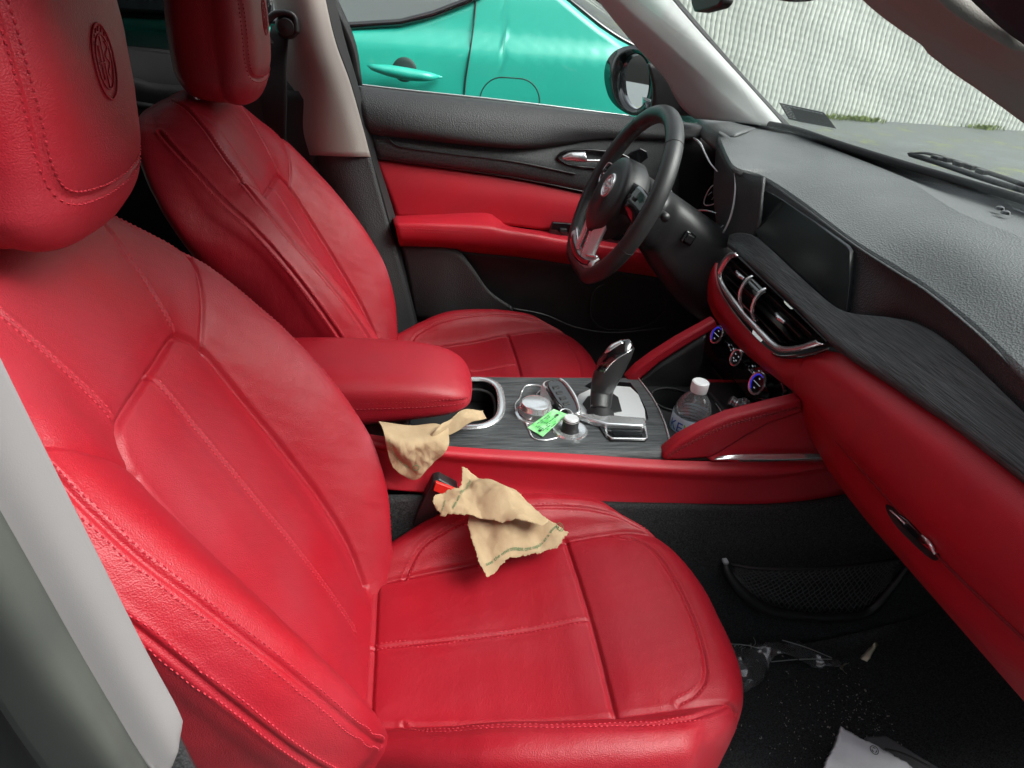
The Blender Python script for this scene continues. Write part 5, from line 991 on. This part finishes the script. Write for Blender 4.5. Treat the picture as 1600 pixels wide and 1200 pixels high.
# water bottle
bo = things('water_bottle', 'clear plastic water bottle with white cap in the cup holder', 'bottle', (cB_[0], cB_[1], .28))
ax = np.array([.03, .0, 1.0]); ax /= np.linalg.norm(ax); b0 = np.array([cB_[0]-.018, cB_[1], .281])
prof = [(0, .004), (.020, .0), (.030, .004), (.0325, .012)]
for k in range(9): prof += [(.0325, .016+.008*k), (.0310, .020+.008*k)]
prof += [(.0325, .088)]
for k in range(5): prof += [(.0328, .091+.0065*k), (.0310, .0942+.0065*k)]
prof += [(.0320, .126), (.0300, .136), (.0255, .147), (.0185, .157), (.0135, .163), (.0125, .166), (.0125, .178)]
lat('bottle_body', prof, b0, ax, M['pet'], bo, 56)
lat('bottle_cap', [(0, .186), (.0125, .186), (.0145, .1845), (.0148, .182), (.0148, .170), (.0142, .168), (.0142, .1665)], b0, ax, M['white'], bo, 60)
lat('label', [(.0334, .070), (.0336, .072), (.0336, .121), (.0334, .123)], b0, ax, M['label_blue'], bo, 60); lb = bo.children[-1]
lat('label_band', [(.0336, .070), (.0338, .072), (.0338, .088), (.0336, .089)], b0, ax, M['ink_lime'], lb, 60)
x_, y_, n_ = frame(ax, (1, 0, 0))
view = CAM-b0; view = view-ax*(view@ax); view /= np.linalg.norm(view); side = np.cross(ax, view)
def wrap(s, size, th0, h0, m, r=.0341):
    V, F = text_tris(s, size); 
    if len(V) == 0: return
    th = th0+V[:, 0]/r; P = b0+ax*(h0+V[:, 1])[:, None]+r*(np.cos(th)[:, None]*view+np.sin(th)[:, None]*side); obj('lettering', P, F, m, lb, smooth=False)
wrap('KE', .026, -1.15, .0955, M['ink_blue']); wrap('W', .026, -.26, .0955, M['ink_lime']); wrap('I', .026, .46, .0955, M['ink_blue'])
V, F = lathe([(0, .005), (.028, .005), (.0295, .010), (.0295, .075), (0, .075)], b0, ax, 40); obj('water', V, F, M['water'], bo)
pk = []
for k in range(90):
    t = rng.uniform(0, 6.283); h_ = rng.uniform(.115, .155); r_ = float(np.interp(h_, [.115, .126, .136, .147, .157], [.0312, .0312, .0292, .0247, .0177])); c_ = b0+ax*h_+r_*(math.cos(t)*view+math.sin(t)*side)
    V, F = boxVF(c_, (.0011, .0011, .0016)); pk.append((V, F))
V, F = fastmerge(pk); obj('droplets', V, F, M['pet'], bo); bo.children[-1]['kind'] = 'stuff'
# seat belt buckle
bk = things('seat_belt_buckle', 'black seat belt buckle with red button beside the passenger seat', 'buckle', aY(660, 800, -.165))
P = W('Y', [(676, 752), (686, 749), (716, 765), (712, 790), (690, 795), (668, 828), (645, 820), (655, 795)], -.175)
pobj('buckle_body', P, (0, .022, 0), M['plastic'], bk, bev=.003)
P = [aY(678, 753, -.176), aY(686, 749.5, -.154), aY(718, 765, -.154), aY(711, 769, -.176)]
P = [aY(677, 765, -.180), aY(681, 752, -.180), aY(716, 765, -.180), aY(710, 778, -.180)]
nb_ = np.cross(P[1]-P[0], P[2]-P[0]); nb_ /= np.linalg.norm(nb_); nb_ *= np.sign((CAM-P[0])@nb_); pobj('release_button', [p+nb_*.003 for p in P], -nb_*.006, M['redbtn'], bk, bev=.001)
tube('buckle_stalk', W('Y', [(655, 820, -.165), (640, 850, -.165), (625, 880, -.17)]), .010, M['plastic'], bk, 10, n=12, flat=.5, upv=(0, 1, 0))
# ---- napkins
def sheet(name, outline, zf, m, parent, sp=.004, smooth_z=None, seed=0, th=.0004, auto=None):
    """crumpled paper: outline in the ground plane, height from zf(x, y)"""
    n = max(40, int(sum(np.linalg.norm(np.array(outline[i])-np.array(outline[i-1])) for i in range(len(outline)))/sp))
    O = resample([(a, b, 0) for a, b in outline], n, lin=True, closed=True)[:, :2]; r = np.random.default_rng(seed)
    O = O+r.normal(0, .0006, O.shape)
    lo, hi = O.min(0), O.max(0); gx, gy_ = np.meshgrid(np.arange(lo[0], hi[0], sp), np.arange(lo[1], hi[1], sp)); G = np.stack([gx.ravel(), gy_.ravel()], 1)+r.uniform(-sp*.3, sp*.3, (gx.size, 2))
    x, y = G.T; ins = np.zeros(len(G), bool); j = len(O)-1
    for i in range(len(O)):
        c = ((O[i, 1] > y) != (O[j, 1] > y)) & (x < (O[j, 0]-O[i, 0])*(y-O[i, 1])/(O[j, 1]-O[i, 1]+1e-12)+O[i, 0]); ins ^= c; j = i
    dmin = np.sqrt(((G[:, None]-O[None])**2).sum(-1)).min(1); G = G[ins & (dmin > sp*.5)]
    vs = [Vector(p) for p in O]+[Vector(p) for p in G]
    res = geometry.delaunay_2d_cdt(vs, [(i, (i+1) % len(O)) for i in range(len(O))], [], 1, 1e-6)
    V = np.array([(p[0], p[1], 0) for p in res[0]]); V[:, 2] = [zf(a, b) for a, b in V[:, :2]]
    return obj(name, V, [list(f) for f in res[2]], m, parent, solid=th, auto=auto)
def crumple(x, y, seed, amp):
    """folds of creased paper: sharp ridges in many directions, warped so that no crease runs through"""
    r = np.random.default_rng(seed); z = 0
    for k in range(22):
        a = r.uniform(0, math.pi); f_ = r.uniform(40, 210); p = r.uniform(0, 6); u_ = x*math.cos(a)+y*math.sin(a); v_ = -x*math.sin(a)+y*math.cos(a)
        q = u_*f_+p+.9*math.sin(v_*f_*.5+p); w_ = .5+.5*math.sin(v_*f_*.35+p*2+u_*20); z += (abs((q/math.pi) % 2-1)-.5)/f_*w_
    return z*amp*40
def dzs(pts):      # thin-plate height field through scattered (x,y,z) anchors
    A_ = np.array(pts); X = A_[:, :2]; n = len(X)
    def ph(d2): return .5*d2*np.log(d2+1e-9)
    K = ph(((X[:, None]-X[None])**2).sum(-1))+np.eye(n)*2e-4; Q = np.c_[np.ones(n), X]; Mx = np.block([[K, Q], [Q.T, np.zeros((3, 3))]]); c = np.linalg.solve(Mx, np.r_[A_[:, 2], 0, 0, 0])
    def f(x, y): return float(ph((X[:, 0]-x)**2+(X[:, 1]-y)**2)@c[:n]+c[n]+c[n+1]*x+c[n+2]*y)
    return f
def put_text(s, size, path, zf, m, parent, name='lettering', lift=.0012):
    V, F = text_tris(s, size)
    P = resample([(a, b, 0) for a, b in path], 100); sl_ = np.concatenate([[0], np.cumsum(np.linalg.norm(np.diff(P, axis=0), axis=1))]); k = sl_[-1]/max(V[:, 0].max(), 1e-6); k = min(k, 1.3)
    q = V[:, 0]*k; X = np.interp(q, sl_, P[:, 0]); Y = np.interp(q, sl_, P[:, 1]); T_ = np.gradient(P, axis=0); tx_ = np.interp(q, sl_, T_[:, 0]); ty_ = np.interp(q, sl_, T_[:, 1]); l = np.hypot(tx_, ty_); X = X-ty_/l*V[:, 1]; Y = Y+tx_/l*V[:, 1]
    obj(name, np.stack([X, Y, [zf(a, b)+lift for a, b in zip(X, Y)]], 1), F, m, parent, smooth=False)
def recycle(c, r, zf, m, parent):
    P = [(c[0]+r*math.cos(t), c[1]+r*math.sin(t)) for t in np.linspace(0, 6.283, 30, endpoint=False)]
    pr_ = [tubeVF([(a, b, zf(a, b)+.0008) for a, b in P], .0005, 5, True)]
    for k in range(3):
        t = k*2.094+.5; t2 = t+1.4; Q = [(c[0]+r*.55*math.cos(u_), c[1]+r*.55*math.sin(u_)) for u_ in np.linspace(t, t2, 5)]; pr_.append(tubeVF([(a, b, zf(a, b)+.0008) for a, b in Q], [.0004, .0005, .0005, .0008, .0002], 5))
    V, F = fastmerge(pr_); obj('round_mark', V, F, m, parent, smooth=False)
na = things('paper_napkin', 'crumpled brown paper napkin with green print lying on the passenger seat', 'napkin', aZ(800, 820, .34))
def Zpts(l): return [aZ(px, py, z) for px, py, z in l]
lowA = Zpts([(735, 800, .345), (760, 790, .352), (812, 776, .350), (850, 802, .342), (888, 836, .312), (872, 856, .305), (820, 866, .302), (796, 876, .300), (762, 896, .300), (747, 880, .302), (737, 846, .318), (730, 820, .332)])
fA = dzs(lowA+Zpts([(800, 840, .322), (770, 850, .318), (840, 830, .322), (790, 810, .338)])); zA = lambda x, y: max(fA(x, y)+crumple(x, y, 3, .0105), seat_z(x, y)+.0015)
lo = sheet('napkin_sheet', [(p[0], p[1]) for p in lowA], zA, M['paper'], na, .0020, seed=2, th=.0002, auto=13)
hiA = Zpts([(722, 729, .385), (730, 731, .384), (748, 743, .378), (775, 757, .372), (800, 768, .366), (835, 790, .358), (858, 812, .345), (848, 822, .347), (820, 818, .352), (795, 814, .354), (760, 808, .354), (735, 808, .352), (705, 808, .350), (690, 809, .348), (682, 800, .352), (675, 788, .358), (680, 778, .362), (700, 768, .368), (716, 765, .371), (722, 748, .378)])
fB = dzs(hiA+Zpts([(760, 780, .375), (740, 770, .378), (720, 790, .366), (800, 795, .366), (700, 790, .362)])); zB = lambda x, y: max(fB(x, y)+crumple(x, y, 8, .0115), (seat_z(x, y)+.006 if y < -.15 else 0))
hi_ = sheet('napkin_fold', [(p[0], p[1]) for p in hiA], zB, M['paper'], na, .0020, seed=5, th=.0002, auto=13)
P = Zpts([(760, 885, .300), (800, 868, .302), (840, 856, .305), (868, 836, .310)]); put_text('save the environment one napkin at a time', .0062, [(p[0], p[1]) for p in P], zA, M['ink_green'], lo)
recycle(aZ(874, 831, .315), .0052, zA, M['ink_green'], lo)
P = Zpts([(708, 803, .352), (718, 785, .362), (728, 765, .372), (737, 745, .380)]); put_text('made with 100% recycled fiber', .0062, [(p[0], p[1]) for p in P], zB, M['ink_green'], hi_)
P = Zpts([(692, 800, .355), (698, 785, .358)]); put_text('more', .005, [(p[0], p[1]) for p in P], zB, M['ink_green'], hi_)
# second napkin, hanging from under the armrest lid down the red flank
nc_ = things('paper_napkin', 'creased brown paper napkin tucked under the red armrest lid', 'napkin', aY(650, 700, -.15))
tt = np.linspace(0, 1, 60); rows = []
top = W('Y', [(592, 652, -.115), (620, 655, -.112), (650, 657, -.108), (680, 655, -.105), (700, 662, -.11)]); mid = W('Y', [(600, 672, -.155), (625, 680, -.152), (655, 682, -.150), (680, 682, -.148), (700, 686, -.146)])
m2 = W('Y', [(606, 700, -.158), (628, 708, -.156), (655, 712, -.156), (672, 712, -.152), (688, 704, -.152)]); bot = W('Y', [(614, 722, -.158), (626, 733, -.158), (640, 741, -.158), (654, 737, -.158), (668, 722, -.156)])
G = loft([top, mid, m2, bot], 110, 90)
for i in range(G.shape[0]):
    for j in range(G.shape[1]): G[i, j, 1] += crumple(G[i, j, 0]*1.1, G[i, j, 2]*1.1, 12, .0120)*min(1, i/20+.2)-.013
hang = obj('napkin_sheet', G, gridfaces(90, 110), M['paper'], nc_, solid=.0004)
G2 = loft([W('Y', [(668, 716, -.150), (680, 700, -.147), (700, 680, -.12), (735, 662, -.085), (760, 656, -.07)]), W('Y', [(664, 694, -.154), (680, 680, -.150), (700, 664, -.125), (725, 650, -.085), (755, 642, -.065)]), W('Y', [(672, 680, -.148), (690, 662, -.135), (708, 652, -.11), (728, 640, -.08), (756, 640, -.06)])], 90, 40)
for i in range(G2.shape[0]):
    for j in range(G2.shape[1]): G2[i, j] += np.array([0, -.5, .8])*crumple(G2[i, j, 0]*1.2, G2[i, j, 1]*1.4+G2[i, j, 2], 22, .008)
f2 = obj('napkin_fold', G2, gridfaces(40, 90), M['paper'], nc_, solid=.0004)
V, F = text_tris('save the environment one napkin', .0058)
P = resample(W('Y', [(609, 686, -.178), (616, 708, -.178), (628, 722, -.178), (640, 730, -.178)]), 60); sl_ = np.concatenate([[0], np.cumsum(np.linalg.norm(np.diff(P, axis=0), axis=1))]); q = V[:, 0]*sl_[-1]/V[:, 0].max(); B_ = np.stack([np.interp(q, sl_, P[:, k]) for k in range(3)], 1); T_ = np.gradient(P, axis=0); T_ = np.stack([np.interp(q, sl_, T_[:, k]) for k in range(3)], 1); T_ /= np.linalg.norm(T_, axis=1)[:, None]; Up = np.cross(T_, np.array([0, 1., 0])); obj('lettering', B_+Up*V[:, 1:2]*-1, F, M['ink_green'], hang, smooth=False)
c_ = aY(650, 731, -.180); tube('round_mark', [c_+np.array([.0045*math.cos(t), 0, .0045*math.sin(t)]) for t in np.linspace(0, 6.283, 24, endpoint=False)], .0005, M['ink_green'], hang, 5, True)
# ---- footwell net pocket
np_ = things('net_pocket', 'black elastic net pocket on the carpeted tunnel side in the passenger footwell', 'net pocket', aY(1280, 900, -.19))
tube('pocket_frame', W('Y', [(1132, 878, -.185), (1140, 900, -.20), (1165, 930, -.21), (1200, 953, -.215), (1260, 962, -.215), (1320, 963, -.215), (1360, 952, -.21), (1395, 915, -.205), (1418, 885, -.20)]), [.007, .010, .011, .010, .009, .010, .010, .008, .005], M['plastic'], np_, 12, n=90)
tube('pocket_edge', W('Y', [(1142, 882, -.200), (1180, 888, -.215), (1250, 889, -.222), (1340, 882, -.215), (1415, 872, -.20)]), .0028, M['belt'], np_, 8, n=60)
box('frame_cap', aY(1133, 877, -.19), (.009, .012, .006), M['label_ink'], np_, bev=.002)
top = resample(W('Y', [(1142, 882, -.200), (1180, 888, -.215), (1250, 889, -.222), (1340, 882, -.215), (1415, 872, -.20)]), 61); bot = resample(W('Y', [(1150, 905, -.205), (1180, 935, -.212), (1250, 955, -.216), (1340, 955, -.214), (1395, 910, -.205)]), 61)
pr_ = []
for s_ in range(-14, 61, 2):
    for dr_ in (1, -1):
        L_ = []
        for f in np.linspace(0, 1, 9):
            k = s_+f*14 if dr_ > 0 else s_+14-f*14
            if 0 <= k <= 60: i = int(k); L_.append(top[i]*(1-f)+bot[i]*f+np.array([0, .004*math.sin(f*3.14), 0]))
        if len(L_) > 2: pr_.append(tubeVF(L_, .0011, 4))
V, F = fastmerge(pr_); obj('netting', V, F, mat('grey net cord', (.06, .062, .064), .6), np_)
# ---- plastic wrapper
wr = things('plastic_wrapper', 'clear crumpled plastic wrapper lying on the black footwell carpet', 'wrapper', aZ(1200, 1040, .02))
O = Zpts([(1122, 1000, .02), (1160, 1008, .02), (1190, 1010, .03), (1222, 999, .035), (1262, 1010, .03), (1300, 1026, .02), (1318, 1034, .02), (1310, 1044, .012), (1270, 1040, .012), (1205, 1035, .012), (1200, 1050, .01), (1185, 1072, .01), (1160, 1080, .01), (1130, 1060, .01)])
fW = dzs(O+Zpts([(1220, 1018, .038), (1160, 1040, .03)])); zW = lambda x, y: max(fW(x, y)+crumple(x, y, 31, .012), .004)
fs = sheet('film', [(p[0], p[1]) for p in O], zW, M['film'], wr, .004, seed=4)
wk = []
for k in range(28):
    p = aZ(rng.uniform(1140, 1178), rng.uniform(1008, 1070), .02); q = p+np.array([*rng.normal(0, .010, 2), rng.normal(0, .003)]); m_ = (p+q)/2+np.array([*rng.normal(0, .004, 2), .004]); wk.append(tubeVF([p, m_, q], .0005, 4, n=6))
V, F = fastmerge(wk); o_ = obj('film_glints', V, F, mat('wrinkle glint', (.34, .35, .34), .3), wr); o_['kind'] = 'stuff'  # pale threads imitate light glinting on the film's creases and edges
for a, b_ in (((1140, 1006, .026), (1190, 1014, .034)), ((1205, 1034, .02), (1300, 1030, .026)), ((1222, 1000, .038), (1300, 1028, .026))): tube('film_edge_glint', [aZ(*a), aZ((a[0]+b_[0])/2, (a[1]+b_[1])/2-2, (a[2]+b_[2])/2), aZ(*b_)], .0008, bpy.data.materials['wrinkle glint'], wr, 5, n=20)
fo = things('foil_scrap', 'small silver foil scrap at the end of the clear wrapper', 'litter', aZ(1340, 1035, .015))
O = Zpts([(1312, 1046, .01), (1318, 1032, .02), (1335, 1024, .024), (1352, 1020, .022), (1370, 1018, .016), (1356, 1034, .014), (1345, 1046, .012), (1328, 1050, .01)])
fW2 = dzs(O); sheet('foil', [(p[0], p[1]) for p in O], lambda x, y: max(fW2(x, y)+crumple(x, y, 41, .03), .003), mat('gold silver foil', (.42, .38, .28), .35, metal=.7), fo, .003, seed=6)
# ---- wipes pack and dark box at the bottom edge
pc = things('foil_pack', 'white foil pack lying on the footwell carpet at the bottom edge', 'pack', aZ(1360, 1180, .05))
O = Zpts([(1314, 1134, .10), (1322, 1140, .10), (1345, 1152, .10), (1375, 1168, .10), (1420, 1192, .10), (1480, 1230, .10), (1400, 1300, .08), (1250, 1290, .06), (1284, 1210, .08), (1300, 1172, .09), (1308, 1160, .095)])
fP = dzs(O); zP = lambda x, y: fP(x, y)+.012*0+crumple(x, y, 51, .006)
ps = sheet('pack_film', [(p[0], p[1]) for p in O], zP, M['pack'], pc, .004, seed=8, th=.012)
c_ = aZ(1366, 1172, .10); recycle(c_, .0058, lambda x, y: zP(x, y)+.001, M['ink_black'], ps)
tube('dark_stripe', [p+np.array([0, 0, .008]) for p in Zpts([(1380, 1176, .10), (1410, 1184, .10), (1450, 1204, .10)])], .0025, M['ink_black'], ps, 6, n=20, flat=.3)
bx = things('dark_grey_box', 'dark grey flat case behind the white pack on the carpet', 'case', aZ(1430, 1180, .03)); bx.name = 'flat_case'; ORG['flat_case'] = ORG.get('dark_grey_box')
P = Zpts([(1350, 1150, .085), (1385, 1148, .085), (1470, 1200, .085), (1530, 1240, .085), (1480, 1290, .085), (1400, 1260, .085)]); pobj('case_body', P, (0, 0, -.05), mat('dark grey case plastic', (.10, .10, .105), .45), bx, bev=.004)
# ---- crumbs scattered over the carpet
pr_ = []
for k in range(380):
    if k < 230: px, py = rng.normal(1300, 70), rng.normal(1120, 42)
    elif k < 300: px, py = rng.normal(1350, 22), rng.normal(1090, 30)
    else: px, py = rng.uniform(1180, 1560), rng.uniform(960, 1190)
    p = aZ(px, py, .008)
    if p[1] > -.20: continue
    s_ = abs(rng.normal(0, .00055))+.0003; a = rng.uniform(0, 3.14); R = np.array([[math.cos(a), -math.sin(a), 0], [math.sin(a), math.cos(a), 0], [0, 0, 1]]); pr_.append(boxVF(p, (s_*rng.uniform(1, 3.5), s_, s_), R))
V, F = fastmerge(pr_); o = obj('crumbs', V, F, mat('pale crumbs', (.36, .33, .29), .8), smooth=False); tag(o, 'pale crumbs and dust specks scattered over the black carpet', 'crumbs', kind='stuff')
for o in list(COL.objects):
    if o.parent is None and o.get('category') and not o.get('kind'): o['kind'] = 'thing'
